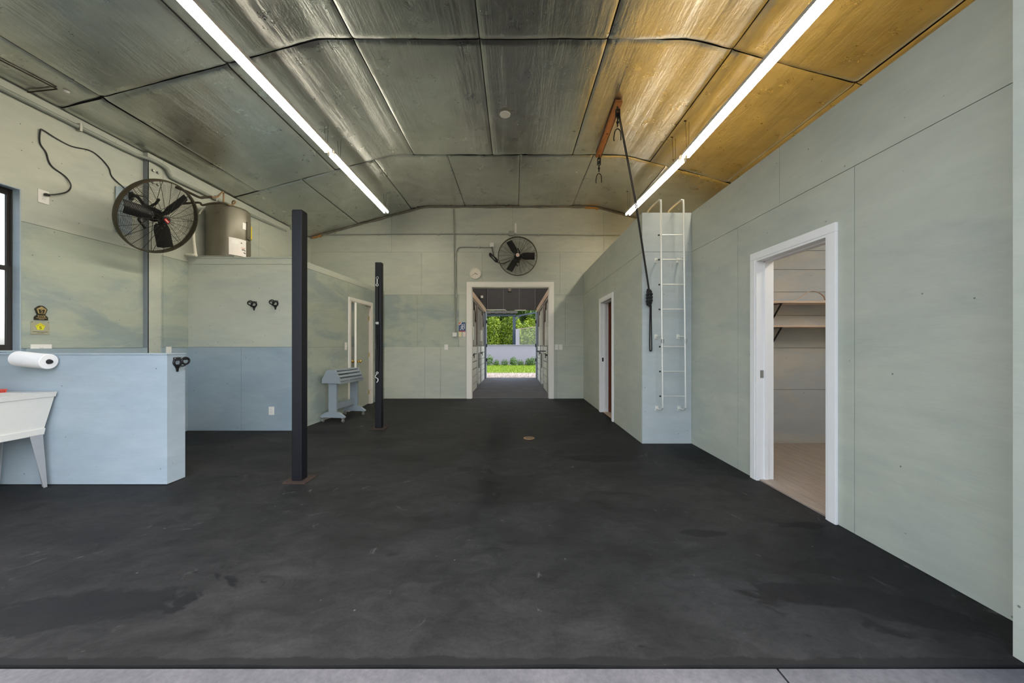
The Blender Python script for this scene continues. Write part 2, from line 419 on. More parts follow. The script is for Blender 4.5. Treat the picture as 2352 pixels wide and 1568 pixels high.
# ------------------------------------------------------------------ walls
# openings in (u, z)
D3 = (2.52, 3.28, 0, 2.045)     # near right doorway (u = Y)
D2 = (5.83, 6.62, 0, 2.06)      # far right doorway (u = Y)
D1 = (6.72, 7.58, 0, 2.10)      # left partition doorway (u = Y)
AO = (-1.01, .83, 0, 2.635)     # aisle opening (u = X)
WN = (2.55, 3.455, 1.19, 2.78)   # window (u = Y)
def fn_left(u, z, n): return (XL + n, u, z)
def fn_far(u, z, n): return (u, YF - n, z)
def fn_right(u, z, n): return (XR - n, u, z)
def fn_inner(u, z, n): return (XI - n, u, z)
def fn_bump(u, z, n): return (u, YB - n, z)
def fn_part(u, z, n): return (u, YP - n, z)
def fn_side(u, z, n): t = (u - YP) / (YF - YP); return (XP0 + (XP1 - XP0) * t + n, u, z)
ZL = roof(XL)
YC = 4.60
wall_left = panelled_wall('wall_left', fn_left, (1.15, YF + .1, -.1, ZL + .02),
    [(0, 1.22, [1.2, 3.32, YC + .2, YP + .005]), (1.22, 2.47, [1.2, 3.2, YC, YC + .2, 5.9, YF]), (2.47, ZL, [1.2, 2.9, YC, YC + .2, 6.6, YF])], [WN],
    'sage painted plywood side wall with window and big fan', matf=lambda a, b, z0, z1: 'blue_grey_paint' if z1 < 1.3 else ('sage_paint_patched' if 1.3 < z1 < 2.6 else 'sage_paint'),
    proud=lambda a, b, z0, z1: .012 if b <= YC + .01 else .07)
wall_far = panelled_wall('wall_far', fn_far, (XL - .1, XE + .1, -.1, 4.6),
    [(0, 1.22, [XL, XP1, -2.1, -1.13 - .6, AO[0] - .05, AO[1] + .05, 1.0, XI]), (1.22, 2.44, [XL, XP1, -2.28, -1.3, .1, 1.2, XI]),
     (2.44, 3.44, [XL, -4.74, -2.18, -.75, 1.08, XE]), (3.44, 4.6, [XL, -2.88, -.04, 2.1, XE])], [AO],
    'sage painted plywood gable wall at the far end', top=roof,
    matf=lambda a, b, z0, z1: 'sage_paint_patched' if (1.2 < z0 < 2 and a < -1.5) else 'sage_paint')
wall_right = panelled_wall('wall_right', fn_right, (1.15, YB + .1, -.1, HR),
    [(0, 2.44, [1.2, 2.34, 3.56, YB]), (2.44, HR, [1.2, 3.0, YB])], [D3], 'tall sage painted plywood wall with the shelf room doorway')
wall_inner = panelled_wall('wall_inner_right', fn_inner, (YB, YF, -.1, HR), [(0, 2.44, [YB, 5.7, 6.95, YF]), (2.44, HR, [YB, 6.4, YF])], [D2],
    'receding sage plywood wall with the narrow doorway beside the ladder')
wall_bump = panelled_wall('wall_ladder_corner', fn_bump, (XI, XR, -.1, HR), [(0, 2.44, [XI - .012, XR - .012]), (2.44, HR, [XI - .012, XR - .012])], [],
    'narrow pale plywood wall corner that the metal ladder stands against', mat='pale_paint')
def fn_tack(u, z, n): return (u, YB - n, z)
wt = tag(cells(MB(), fn_tack, (XR, XE, -.1, HR - .1), [], None, -.1, 0).build('wall_tack_room', 'joint_dark'), 'back wall of the shelf room clad in wide painted boards', 'wall', kind='structure')
zz = [0, .69, 1.22, 1.63, 1.93, 2.215, 2.455, 2.66, HR - .1]
for a, b in zip(zz[:-1], zz[1:]): cells(MB(), fn_tack, (XR + .01, XE, a, b), [], None, 0, .014, .005).build('board', 'tack_paint', wt)
tag(MB().box((XE - .1, 1.15, -.1), (XE, YF + .1, roof(XE))).build('wall_right_outer', 'sage_paint'), 'outer side wall behind the shelf room and loft', 'wall', kind='structure')
wp = panelled_wall('wall_partition_front', fn_part, (XL + .06, XP0, -.1, HP), [(0, 1.225, [XL + .07, -4.0, XP0 + .01]), (1.225, 2.44, [XL + .07, XP0 + .01]), (2.44, HP, [XL + .07, XP0 + .01])], [],
    'front of the low boxed-in room with blue grey lower half and two bridle hooks', matf=lambda a, b, z0, z1: 'blue_grey_paint' if z1 < 1.3 else 'sage_paint')
wps = panelled_wall('wall_partition_side', fn_side, (YP, YF, -.1, HP), [(0, 1.22, [YP, 6.3, YF]), (1.22, 2.44, [YP, 6.65, YF]), (2.44, HP, [YP, YF])], [D1],
    'side of the low boxed-in room with the ajar door', matf=lambda a, b, z0, z1: 'sage_paint_patched' if z0 < 2 else 'sage_paint')
tag(MB().box((XL, YP - .0, HP - .05), (XP0 - .02, YF, HP - .005)).build('ceiling_partition', 'blue_grey_paint'), 'painted deck on top of the low boxed-in room', 'ceiling', kind='structure')
tag(MB().hexa([(XL + .06, YP - .02, HP - .01), (XP0 + .015, YP - .02, HP - .01), (XP0 + .015, YP + .12, HP - .01), (XL + .06, YP + .12, HP - .01),
               (XL + .06, YP - .02, HP + .004), (XP0 + .015, YP - .02, HP + .004), (XP0 + .015, YP + .12, HP + .004), (XL + .06, YP + .12, HP + .004)]).build('trim_1', 'sage_paint'),
    'thin sage cap board along the top of the boxed-in room', 'trim', kind='structure')
# loft deck over the right-hand rooms
ld = MB().box((XR + .03, 1.2, HR - .09), (XE - .1, YB + .01, HR + .004)).box((XI + .03, YB + .01, HR - .09), (XE - .1, YF, HR + .004))
tag(ld.build('ceiling_loft', 'loft_ply'), 'golden plywood loft deck above the side rooms', 'ceiling', kind='structure')
# low wall in front of the wash corner
lw = tag(MB().box((XL + .012, 3.175, -.05), (-3.125, 3.325, 1.165)).build('wall_low', 'joint_dark'), 'waist-high pale blue half wall beside the laundry tub', 'wall', kind='structure')
MB().box((XL + .012, 3.163, .006), (-3.113, 3.175, 1.168)).build('panel', 'low_wall_paint', lw)
MB().box((-3.125, 3.1755, .006), (-3.113, 3.337, 1.168)).build('panel', 'low_wall_paint', lw)
MB().box((XL + .012, 3.325, .006), (-3.1255, 3.337, 1.168)).build('panel', 'low_wall_paint', lw)
MB().box((XL + .012, 3.155, 1.166), (-3.108, 3.342, 1.178)).build('cap', 'low_wall_paint', lw, bevel=.003)
# front wall around the big door opening the photograph was taken through
XJ = 2.02
fw = MB().box((-9, 1.12, -.1), (-3.7, 1.40, 4.7)).box((XJ, 1.12, -.1), (9, 1.40, 4.7)).box((-3.7, 1.12, 3.25), (XJ, 1.40, 4.7))
wf = tag(fw.build('wall_front', 'sage_paint'), 'front wall beside the big door opening, a pale strip at the frame edge', 'wall', kind='structure')
MB().box((XJ - .012, 1.10, 0), (XJ, 1.42, 3.25)).build('jamb', 'sage_paint', wf)
MB().box((XJ, 1.40, 0), (XR - .012, 1.42, HR)).build('return', 'sage_paint', wf)

# ------------------------------------------------------------------ ceiling of foil sheets
cb = MB(); xs = sorted([XL - .1, XE + .1] + ROOFK)
for a, b in zip(xs[:-1], xs[1:]):
    za, zb = roof(a), roof(b)
    cb.hexa([(a, Y0, za + .035), (b, Y0, zb + .035), (b, YF + .1, zb + .035), (a, YF + .1, za + .035), (a, Y0, za + .2), (b, Y0, zb + .2), (b, YF + .1, zb + .2), (a, YF + .1, za + .2)])
ceil = tag(cb.build('ceiling', 'foil_back'), 'shiny foil-faced insulation ceiling with taped seams', 'ceiling', kind='structure')
def foil_sheet(x0, x1, y0, y1, k):
    nx, ny = max(14, int((x1 - x0) / .045) + 6), max(14, int((y1 - y0) / .06) + 6); vs_ = []; fs = []
    g = .006
    us_ = [0, .012 / (x1 - x0), .028 / (x1 - x0)] + [.06 / (x1 - x0) + (1 - .12 / (x1 - x0)) * q / (nx - 6) for q in range(nx - 5)] + [1 - .028 / (x1 - x0), 1 - .012 / (x1 - x0), 1]
    vs2 = [0, .016 / (y1 - y0), .036 / (y1 - y0)] + [.07 / (y1 - y0) + (1 - .14 / (y1 - y0)) * q / (ny - 6) for q in range(ny - 5)] + [1 - .036 / (y1 - y0), 1 - .016 / (y1 - y0), 1]
    for j in range(ny + 1):
        for i in range(nx + 1):
            u, v = us_[i], vs2[j]
            x = x0 + g + (x1 - x0 - 2 * g) * u; y = y0 + g + (y1 - y0 - 2 * g) * v
            ex, ey = min(u, 1 - u) * (x1 - x0), min(v, 1 - v) * (y1 - y0)
            z = roof(x) + .007 * math.exp(-(ex / .016) ** 2) + .012 * math.exp(-(ey / .022) ** 2)
            z += .012 * noise.noise((x * 2.0, y * .45, k * 3.1)) + .004 * noise.noise((x * 8, y * 1.2, k))
            vs_.append((x, y, z))
    for j in range(ny):
        for i in range(nx): fs.append((j * (nx + 1) + i, j * (nx + 1) + i + 1, (j + 1) * (nx + 1) + i + 1, (j + 1) * (nx + 1) + i))
    return MB().add(vs_, fs).build('foil_sheet', 'foil', ceil, smooth=60)
s1 = [XL, -4.40, -3.07, -1.72, -.37, 1.0, 2.33, 3.65, XE - .1]; s2 = [XL, -3.65, -2.40, -1.15, .10, 1.36, 2.60, 3.85, XE - .1]
k = 0
for (ya, yb, ss) in ((Y0, 1.50, s1), (1.50, 3.77, s1), (3.77, 6.06, s1), (6.06, YF, s2)):
    for a, b in zip(ss[:-1], ss[1:]):
        foil_sheet(a, b, ya, yb, k); k += 1
# dusty sealant bead where ceiling meets gable wall
bead = [(x, YF - .03, roof(x) - .012 + .012 * noise.noise((x * 2.3, 1, 0))) for x in [XL + .05 + (XE - .2 - XL) * i / 90 for i in range(91)]]
MB().tube(bead, [.022 + .012 * noise.noise((p[0] * 3, 5, 0)) for p in bead], 6).build('sealant', 'caulk_dirt', wall_far, smooth=60)
for x0, x1 in ((1.66, 1.98), (-4.72, -4.52)):     # squirted orange foam in the joint
    pts = [(x0 + (x1 - x0) * i / 14, YF - .035, roof(x0 + (x1 - x0) * i / 14) - .035 + .012 * noise.noise((i * .9, x0, 0))) for i in range(15)]
    MB().tube(pts, [.02 + .014 * noise.noise((i * 1.3, x1, 4)) for i in range(15)], 7).build('foam_bead', 'foam_orange', wall_far, smooth=60)
lw_ = thing('loose_wire', (-4.6, 3.55, roof(-4.6)), 'rusty wire with a white dab under the foil near the window', 'wire')
MB().tube([(-4.64, 2.6, roof(-4.64) - .006), (-4.63, 3.17, roof(-4.63) - .008), (-4.60, 3.55, roof(-4.6) - .006)], .006, 6).tube([(-4.60, 3.55, roof(-4.6) - .006), (-4.83, 3.50, roof(-4.83) - .012)], .006, 6).build('wire', 'rust', lw_)
MB(Matrix.Translation((-4.57, 3.60, roof(-4.57) - .004))).lathe([(.001, -.012), (.02, -.008), (.026, .004), (.001, .008)], 10).build('dab', 'white_plastic', lw_, smooth=60)
# round white patch
tag(MB().lathe([(0.001, 0), (.072, 0), (.075, .004), (.075, .012), (.001, .012)], 20, Matrix.Translation((-.128, 4.94, ZR - .035)) ).build('ceiling_patch', 'white_plastic', smooth=40),
    'small round white disc stuck on the foil ceiling', 'disc')

# ------------------------------------------------------------------ doorways
def casing_part(parent, fn, op, mat, w=.065, t=.022, depth=.13, jamb_mat=None):
    u0, u1, z0, z1 = op
    for a, b, c, d in ((u0 - w, u0, 0, z1), (u1, u1 + w, 0, z1), (u0 - w, u1 + w, z1, z1 + w)):
        mb = MB(); mb.hexa([fn(a, c, .0125), fn(b, c, .0125), fn(b, c, .0125 + t), fn(a, c, .0125 + t), fn(a, d, .0125), fn(b, d, .0125), fn(b, d, .0125 + t), fn(a, d, .0125 + t)])
        mb.build('casing', mat, parent, bevel=.005)
    th = .018
    for a, b, c, d in ((u0, u0 + th, 0, z1), (u1 - th, u1, 0, z1), (u0 + th, u1 - th, z1 - th, z1)):
        mb = MB(); mb.hexa([fn(a, c, -depth), fn(b, c, -depth), fn(b, c, .03), fn(a, c, .03), fn(a, d, -depth), fn(b, d, -depth), fn(b, d, .03), fn(a, d, .03)])
        mb.build('jamb', jamb_mat or mat, parent, bevel=.002)
def stop_part(parent, fn, op, mat, n0=-.075, n1=-.04):
    u0, u1, z0, z1 = op
    for a, b, c, d in ((u0 + .018, u0 + .03, 0, z1 - .018), (u1 - .03, u1 - .018, 0, z1 - .018), (u0 + .018, u1 - .018, z1 - .03, z1 - .018)):
        mb = MB(); mb.hexa([fn(a, c, n0), fn(b, c, n0), fn(b, c, n1), fn(a, c, n1), fn(a, d, n0), fn(b, d, n0), fn(b, d, n1), fn(a, d, n1)])
        mb.build('stop', mat, parent)
d3 = thing('door_3', (XR, 2.9, 0), 'white trimmed open doorway in the tall wall, showing shelves', 'doorway', kind='structure')
casing_part(d3, fn_right, D3, 'white_trim'); stop_part(d3, fn_right, D3, 'white_trim')
MB().box((XR + .005, D3[1] - .021, .95), (XR + .035, D3[1] - .0175, 1.02)).build('strike_plate', 'galvanized', d3)
d2 = thing('door_2', (XI, 6.2, 0), 'narrow white trimmed doorway beside the ladder with red-brown door inside', 'doorway', kind='structure')
casing_part(d2, fn_inner, D2, 'white_trim'); stop_part(d2, fn_inner, D2, 'white_trim')
MB().box((XI + .005, D2[1] - .021, .95), (XI + .035, D2[1] - .0175, 1.02)).build('strike_plate', 'dark_wire', d2)
lf2 = MB().box((XI + .12, D2[1] - .055, .01), (XI + .90, D2[1] - .02, D2[3] - .03)).build('leaf', 'mahogany', d2, bevel=.003)
for za, zb in ((.15, .75), (.85, 1.35), (1.45, 1.92)): MB().box((XI + .22, D2[1] - .062, za), (XI + .80, D2[1] - .055, zb)).build('raised_panel', 'mahogany', lf2, bevel=.004)
tag(MB().box((XI + .02, YB + .1, -.1), (XE - .1, YF, .006)).build('floor_back_room', 'pine'), 'warm wooden floor glimpsed inside the narrow doorway', 'floor', kind='structure')
d1 = thing('door_1', (XP0 + .08, 7.1, 0), 'sage door standing ajar in cream trim on the boxed-in room', 'door', kind='structure')
casing_part(d1, fn_side, D1, 'cream_trim', w=.07, jamb_mat='cream_door')
hx, hy, _ = fn_side(D1[1] - .022, 0, -.035)
DM = Matrix.Translation((hx, hy, 0)) @ Matrix.Rotation(R(7), 4, 'Z')       # leaf swung a little into the room
wd = D1[1] - D1[0] - .045
lf = MB(DM).box((-.02, -wd, .012), (.016, 0, D1[3] - .03)).build('leaf', 'sage_paint', d1, bevel=.002)
MB(DM).box((-.0205, -wd - .003, .012), (.0165, -wd, D1[3] - .03)).build('leaf_edge', 'cream_trim', lf)
for sx in (1, -1):
    kn = MB(DM @ Matrix.Translation((.016 if sx > 0 else -.02, -wd + .065, .94)) @ Matrix.Rotation(R(90 * sx), 4, 'Y'))
    kn.lathe([(.001, 0), (.033, 0), (.033, .006), (.013, .012), (.011, .03), (.024, .038), (.030, .05), (.026, .064), (.001, .07)], 16)
    kn.build('knob', 'brass', lf, smooth=50)
for z in (.25, 1.05, 1.83):
    MB().tube([Vector((hx + .028, hy + .004, z - .045)), Vector((hx + .028, hy + .004, z + .045))], .007, 8).box((hx + .012, hy - .03, z - .045), (hx + .022, hy + .0, z + .045)).build('hinge', 'plaque_gold', d1)
d4 = thing('door_4', (-.09, YF, 0), 'wide cream trimmed opening leading to the stable aisle', 'doorway', kind='structure')
casing_part(d4, fn_far, AO, 'cream_trim', w=.105, t=.025, depth=.15)

# window
w1 = thing('window_1', (XL, 3.0, 1.19), 'dark framed double-hung window at the edge of the frame above the tub', 'window', kind='structure')
u0, u1, z0, z1 = WN
for nm, a, b in (('reveal', (u1 - .010, u1), (z0, z1)), ('reveal', (u0, u0 + .010), (z0, z1)), ('reveal', (u0 + .010, u1 - .010), (z1 - .010, z1)), ('sill', (u0 + .010, u1 - .010), (z0, z0 + .012))):
    MB().box((XL - .10, a[0], b[0]), (XL + .02, a[1], b[1])).build(nm, 'low_wall_paint', w1)
zm = 2.0
for nm, zc, zd, xo, st_ in (('sash', zm - .02, z1 - .022, -.085, .018), ('sash', z0 + .022, zm + .02, -.062, .034)):
    ya, yb = u0 + .016, u1 - .016
    mb = MB()
    for a, b in (((ya, zc), (ya + st_, zd)), ((yb - st_, zc), (yb, zd)), ((ya + st_, zd - .045), (yb - st_, zd)), ((ya + st_, zc), (yb - st_, zc + .045))):
        mb.box((XL + xo - .010, a[0], a[1]), (XL + xo + .010, b[0], b[1]))
    sa = mb.build(nm, 'window_frame', w1)
    MB().box((XL + xo - .003, ya + st_, zc + .045), (XL + xo + .003, yb - st_, zd - .045)).build('pane', 'glass', sa)
mb = MB()
for a, b in (((u0 + .010, z0 + .012), (u0 + .016, z1 - .010)), ((u1 - .016, z0 + .012), (u1 - .010, z1 - .010)), ((u0 + .016, z1 - .022), (u1 - .016, z1 - .010)), ((u0 + .016, z0 + .012), (u1 - .016, z0 + .022))):
    mb.box((XL - .10, a[0], a[1]), (XL - .05, b[0], b[1]))
mb.build('frame', 'window_frame', w1)

# ------------------------------------------------------------------ fluorescent fixtures
def fixture(a, b, label):
    a, b = Vector(a), Vector(b); t = (b - a).normalized(); L = (b - a).length
    M = Matrix.Translation(a) @ Matrix((t.cross(Vector((0, 0, 1))).normalized(), t, t.cross(Vector((0, 0, 1))).normalized().cross(t))).transposed().to_4x4()
    o = thing('fluorescent_light', a, label, 'ceiling light', 'fluorescent strip lights hung from the ceiling')
    prof = [(-.055, .03), (-.05, .075), (-.03, .095), (.03, .095), (.05, .075), (.055, .03), (.03, .042), (-.03, .042)]
    mb = MB(M); n = len(prof)
    mb.add([(x, y, z) for y in (.0, L) for x, z in prof], [tuple(range(n)), tuple(range(n, 2 * n))] + [(i, (i + 1) % n, n + (i + 1) % n, n + i) for i in range(n)])
    mb.build('housing', 'white_plastic', o)
    for x in (-.036, .036):
        tb = MB(M).tube([(x, .022, .018), (x, L - .022, .018)], .0185, 12).build('tube', 'tube_glow', o, smooth=50)
        for y in (.008, L - .008): MB(M).box((x - .018, y - .008, -.006), (x + .018, y + .008, .045)).build('socket', 'galvanized', o, bevel=.003)
    for y in (.25, L - .06):
        p = M @ Vector((0, y, .095)); zt = roof(p.x) + .01
        MB().tube([p + Vector((-.015, 0, 0)), (p.x - .03, p.y, zt)], .0025, 5).tube([p + Vector((.015, 0, 0)), (p.x + .02, p.y, zt)], .0025, 5).build('hanger_wire', 'rust', o)
        MB().box((p.x - .05, p.y - .008, zt - .004), (p.x + .04, p.y + .008, zt + .004)).build('hanger_clip', 'rust', o)
zt = -.03
jl, el = P(757, 348, 5.06), P(887, 486, 7.30)
nl = jl + (jl - el).normalized() * 2.42; nl.z = jl.z
fixture(el - (el - jl).normalized() * 2.20 + Vector((0, 0, zt)), el + Vector((0, 0, zt)), 'lit double-tube strip light nearest the water heater, far end above the fan')
fixture(nl + Vector((0, 0, zt)), jl + Vector((0, -.02, zt)), 'lit double-tube strip light over the window side, running out of the frame top')
jr, er, nr = P(1573, 360, 5.0), P(1442, 491, 7.28), P(1893, 0, 2.72)
nr = nr + (nr - jr).normalized() * .42
fixture(er - (er - jr).normalized() * 2.22 + Vector((0, 0, zt)), er + Vector((0, 0, zt)), 'lit double-tube strip light that ends above the ladder')
fixture(nr + Vector((0, 0, zt)), jr + Vector((0, -.02, zt)), 'lit double-tube strip light over the shelf room wall, running out of the frame top')

def added_lamp(a, b, label, st):  # strip lights added out of view to light side rooms and aisle
    o = thing('added_batten_light', a, label, 'ceiling light'); a, b = Vector(a), Vector(b)
    s_ = Nodes('added_lamp_glow_%d' % len(MATS)); s_.set((.9, .9, .88, 1), .4); s_.b.inputs['Emission Color'].default_value = (1, .93, .84, 1); s_.b.inputs['Emission Strength'].default_value = st
    MB().bar(a + Vector((0, 0, .045)), b + Vector((0, 0, .045)), .09, .05).build('housing', 'white_plastic', o)
    MB().tube([a.lerp(b, .02), a.lerp(b, .98)], .019, 12).build('tube', s_.m.name, o, smooth=50)
    for t in (.01, .99): p = a.lerp(b, t); MB().box(p - Vector((.02, .02, .02)), p + Vector((.02, .02, .03))).build('socket', 'white_plastic', o)
added_lamp((3.3, 2.3, HR - .17), (3.3, 3.5, HR - .17), 'unseen strip light added to light the shelf room', 120)
added_lamp((3.3, 5.6, HR - .17), (3.3, 6.8, HR - .17), 'unseen strip light added to light the room with the red-brown door', 16)
added_lamp((-4.1, 6.6, HP - .13), (-4.1, 7.5, HP - .13), 'unseen strip light added to light the boxed-in room', 60)
added_lamp((-.1, 8.7, 3.97), (-.1, 9.9, 3.97), 'unseen strip light added to brighten the aisle near the opening', 130)
added_lamp((-.1, 11.6, 3.97), (-.1, 12.8, 3.97), 'unseen strip light added to brighten the aisle near the exit', 130)

# ------------------------------------------------------------------ fans
def make_fan(c, axis, Rf, label, blade_rot, wall_pt, red, mount_axis):
    c = Vector(c); M = Matrix.Translation(c) @ frame(axis)
    o = thing('wall_fan', c, label, 'fan', 'black caged wall fans')
    zr = .030
    MB(M).lathe([(Rf - .004, -zr), (Rf + .006, -zr), (Rf + .012, -zr + .02), (Rf + .012, zr - .02), (Rf + .006, zr), (Rf - .004, zr), (Rf, zr - .02), (Rf, -zr + .02), (Rf - .004, -zr)], 56, cap=False).build('rim', 'fan_rim_metal', o, smooth=40)
    front = lambda r: zr + .055 * (1 - (r / Rf) ** 2)
    back = lambda r: -zr - .045 * (1 - (r / Rf) ** 2)
    for nm, zf, n in (('front_guard_rings', front, 26), ('rear_guard_rings', back, 26)):
        mb = MB(M)
        for i in range(n):
            r = .075 + (Rf - .085) * i / (n - 1)
            mb.tube([(r * math.cos(2 * math.pi * q / 44), r * math.sin(2 * math.pi * q / 44), zf(r)) for q in range(44)], .0015, 3, closed=True)
        mb.build(nm, 'dark_wire', o)
    for i in range(22):
        a = 2 * math.pi * i / 22
        pts = [(r * math.cos(a), r * math.sin(a), front(r) + .002) for r in (.05, .2, .33, Rf)]
        MB(M).tube(pts, .0026, 5).build('guard_spoke', 'dark_wire', o)
    mb = MB(M)
    for i in range(8):
        a = 2 * math.pi * (i + .3) / 8
        mb.tube([(r * math.cos(a), r * math.sin(a), back(r) - .002) for r in (.05, .2, .33, Rf)], .003, 5)
    mb.build('rear_guard_spokes', 'dark_wire', o)
    for i in range(3):
        a = R(blade_rot) + 2 * math.pi * i / 3
        B = M @ Matrix.Rotation(a, 4, 'Z') @ Matrix.Rotation(R(24), 4, 'X')
        w = .078; vs_ = []; fs = []; nn = 6
        for sgn in (-.0015, .0015):
            for (x, ws) in ((.075, .55), (.11, .85), (.16, 1), (.28, 1), (Rf * .86, 1.02), (Rf * .885, .96)):
                for q in range(nn + 1):
                    t = -1 + 2 * q / nn; vs_.append((x, t * w * ws, .018 * (1 - t * t) + sgn))
        rw = nn + 1; lay = 6 * rw
        for l in (0, 1):
            for p in range(5):
                for q in range(nn): fs.append(tuple(l * lay + z for z in (p * rw + q, p * rw + q + 1, (p + 1) * rw + q + 1, (p + 1) * rw + q)))
        bd = [q for q in range(rw)] + [p * rw + nn for p in range(1, 6)] + [5 * rw + q for q in range(nn - 1, -1, -1)] + [p * rw for p in range(4, 0, -1)]
        for p, q in zip(bd, bd[1:] + bd[:1]): fs.append((p, q, lay + q, lay + p))
        bl = MB(B).add(vs_, fs).build('blade', 'black_steel', o, smooth=50)
        for (x, y) in ((.10, -.03), (.10, .03), (.13, 0)): MB(B).lathe([(.001, .026), (.005, .024), (.005, .016)], 8, Matrix.Translation((x, y, 0)), cap=False).build('rivet', 'galvanized', bl)
        MB(M @ Matrix.Rotation(a, 4, 'Z')).bar((.02, 0, -.01), (.15, 0, .002), .05, .006, (0, 0, 1)).build('blade_arm', 'black_steel', bl)
    MB(M).lathe([(.001, .03), (.035, .028), (.04, .01), (.04, -.03), (.001, -.03)], 20).build('hub', 'black_steel', o, smooth=40)
    MB(M).lathe([(.001, -.20), (.07, -.20), (.085, -.18), (.085, -.06), (.07, -.035), (.001, -.035)], 24).build('motor', 'black_steel', o, smooth=40)
    cap = MB(M).lathe([(.052, front(0) + .004), (.052, front(0) + .012), (.044, front(0) + .018), (.001, front(0) + .02)], 24).build('badge_cap', 'black_plastic', o, smooth=40)
    if red:
        rm = M @ Matrix.Rotation(R(-28), 4, 'Z')
        mb = MB(rm).prism([(-.034, -.016), (.034, -.016), (.034, .016), (-.034, .016)], .002, Matrix.Translation((0, 0, front(0) + .019))).build('badge', 'red_badge', cap)
        MB(rm).box((-.026, -.005, front(0) + .0215), (.026, .004, front(0) + .0222)).build('badge_print', 'white_plastic', cap)
    else:
        MB(M).lathe([(.001, front(0) + .0235), (.036, front(0) + .0215), (.040, front(0) + .019)], 20, cap=False).build('badge', 'pink_plastic', cap)
        MB(M).box((-.03, -.005, front(0) + .0235), (.03, .006, front(0) + .0245)).build('badge_print', 'red_badge', cap)
    # yoke and arm to the wall plate
    wp_ = Vector(wall_pt); wn_ = Vector(mount_axis)
    rear = M @ Vector((0, 0, -.16)); k1 = wp_ + wn_ * .10
    MB().tube(smoothline([rear, (rear + k1) / 2 + Vector((0, 0, .02)), k1, wp_ + wn_ * .01], 4), .017, 8).build('arm', 'black_steel', o, smooth=50)
    MB(M).tube([(.0, .20, -.10), (.05, .13, -.17), (.0, 0, -.215), (-.05, -.13, -.17), (0, -.20, -.10)], .014, 6).build('yoke', 'black_steel', o, smooth=50)
    B2 = Matrix.Translation(wp_) @ frame(wn_)
    MB(B2).box((-.04, -.09, 0), (.04, .09, .012)).box((-.012, -.05, .012), (.012, .05, .06)).build('wall_plate', 'black_steel', o, bevel=.004)
    return o
fan_l = make_fan(P(366, 499, 4.36), (.90, -.02, -.42), .45, 'big caged fan with red badge on the side wall near the water heater', 62, (XL + .012, 4.42, 3.12), True, (1, 0, 0))
fan_f = make_fan(P(1189, 588, 7.90), (0, -1, 0), .43, 'caged fan above the aisle opening beside the wall clock', 0, (.085, YF - .012, 3.28), False, (0, -1, 0))
def WL(px, py, n=.02): Y = F * (-XL - n) / (1181 - px); return Vector((XL + n, Y, H + (793 - py) * Y / F))
def WFp(px, py, n=.02): return P(px, py, YF - n)
MB().hexa([tuple(WL(a, b, n_)) for n_ in (.0125, .03) for a, b in ((264, 532), (303, 540), (303, 428), (266, 427))]).build('mounting_board', 'blue_grey_paint', fan_l, bevel=.003)
def WR(px, py, n=.02): Y = F * (XR - n) / (px - 1181); return Vector((XR - n, Y, H + (793 - py) * Y / F))
cp = [WL(107, 447, .05), WL(130, 446, .05), WL(155, 440, .035), WL(163, 425, .03), WL(150, 405), WL(123, 385), WL(112, 370), WL(106, 350), WL(92, 328), WL(93, 300, .025), WL(100, 299, .025), WL(130, 318), WL(165, 336),
      WL(205, 345), WL(228, 360), WL(250, 385), WL(257, 405), WL(280, 427, .03), WL(296, 441, .08), P(330, 452, 4.55)]
MB().tube(smoothline(cp, 5), .0065, 6).build('power_cord', 'black_plastic', fan_l, smooth=60)
MB().box(WL(107, 447, .02) + Vector((0, -.025, -.018)), WL(107, 447, .055) + Vector((0, .03, .018))).build('plug', 'black_plastic', fan_l, bevel=.005)
cp = [WFp(1130, 562, .05), WFp(1131, 575, .035), WFp(1134, 588, .03), WFp(1128, 586, .03), WFp(1124, 583, .03), WFp(1125, 588, .03), WFp(1132, 594, .04), WFp(1140, 600, .04), WFp(1143, 597, .04), WFp(1136, 590, .045), WFp(1139, 597, .03), WFp(1144, 603, .03), WFp(1155, 605, .05), WFp(1172, 598, .15)]
MB().tube(smoothline(cp, 4), .009, 6).build('power_cord', 'black_plastic', fan_f, smooth=60)
MB().tube(smoothline([WFp(1124, 583, .03), WFp(1127, 582, .03), WFp(1134, 589, .03), WFp(1142, 600, .03), WFp(1139, 601, .03), WFp(1131, 593, .03), WFp(1125, 586, .03)], 4), .013, 6).build('cord_bundle', 'black_plastic', fan_f, smooth=60)

# ------------------------------------------------------------------ electrical plates
def plate(name, M, w, h, label, cat, kind, mat='white_plastic', group=None):
    o = thing(name, M.translation, label, cat, group)
    MB(M).box((-w / 2, -h / 2, 0), (w / 2, h / 2, .007)).build('cover', mat, o, bevel=.002)
    if kind == 'switch':
        MB(M).box((-.005, -.012, .007), (.005, .012, .018)).build('toggle', mat, o, bevel=.001)
    elif kind == 'rocker':
        MB(M).box((-.017, -.033, .007), (.017, .033, .011)).build('rocker', mat, o, bevel=.001)
    elif kind == 'outlet':
        for y in (-.02, .02):
            r_ = MB(M).box((-.016, y - .014, .007), (.016, y + .014, .010)).build('receptacle', mat, o, bevel=.002)
            MB(M).box((-.008, y - .004, .010), (-.006, y + .006, .0105)).box((.006, y - .004, .010), (.008, y + .006, .0105)).build('slots', 'black_plastic', r_)
    return o
def on(p, axis): return Matrix.Translation(p) @ frame(axis)
MX, MY, MXn = (1, 0, 0), (0, -1, 0), (-1, 0, 0)
plate('wall_outlet', on(WL(99, 452, .012), MX), .085, .135, 'white wall outlet with the fan cord plugged in', 'outlet', 'outlet')
plate('wall_outlet', on(WL(94, 804, .012), MX), .16, .12, 'double white outlet plate half hidden behind the paper towel roll', 'outlet', 'outlet')
plate('wall_outlet', on(WL(387, 806, .07), MX), .075, .12, 'white plate just above the end of the blue half wall', 'outlet', 'switch')
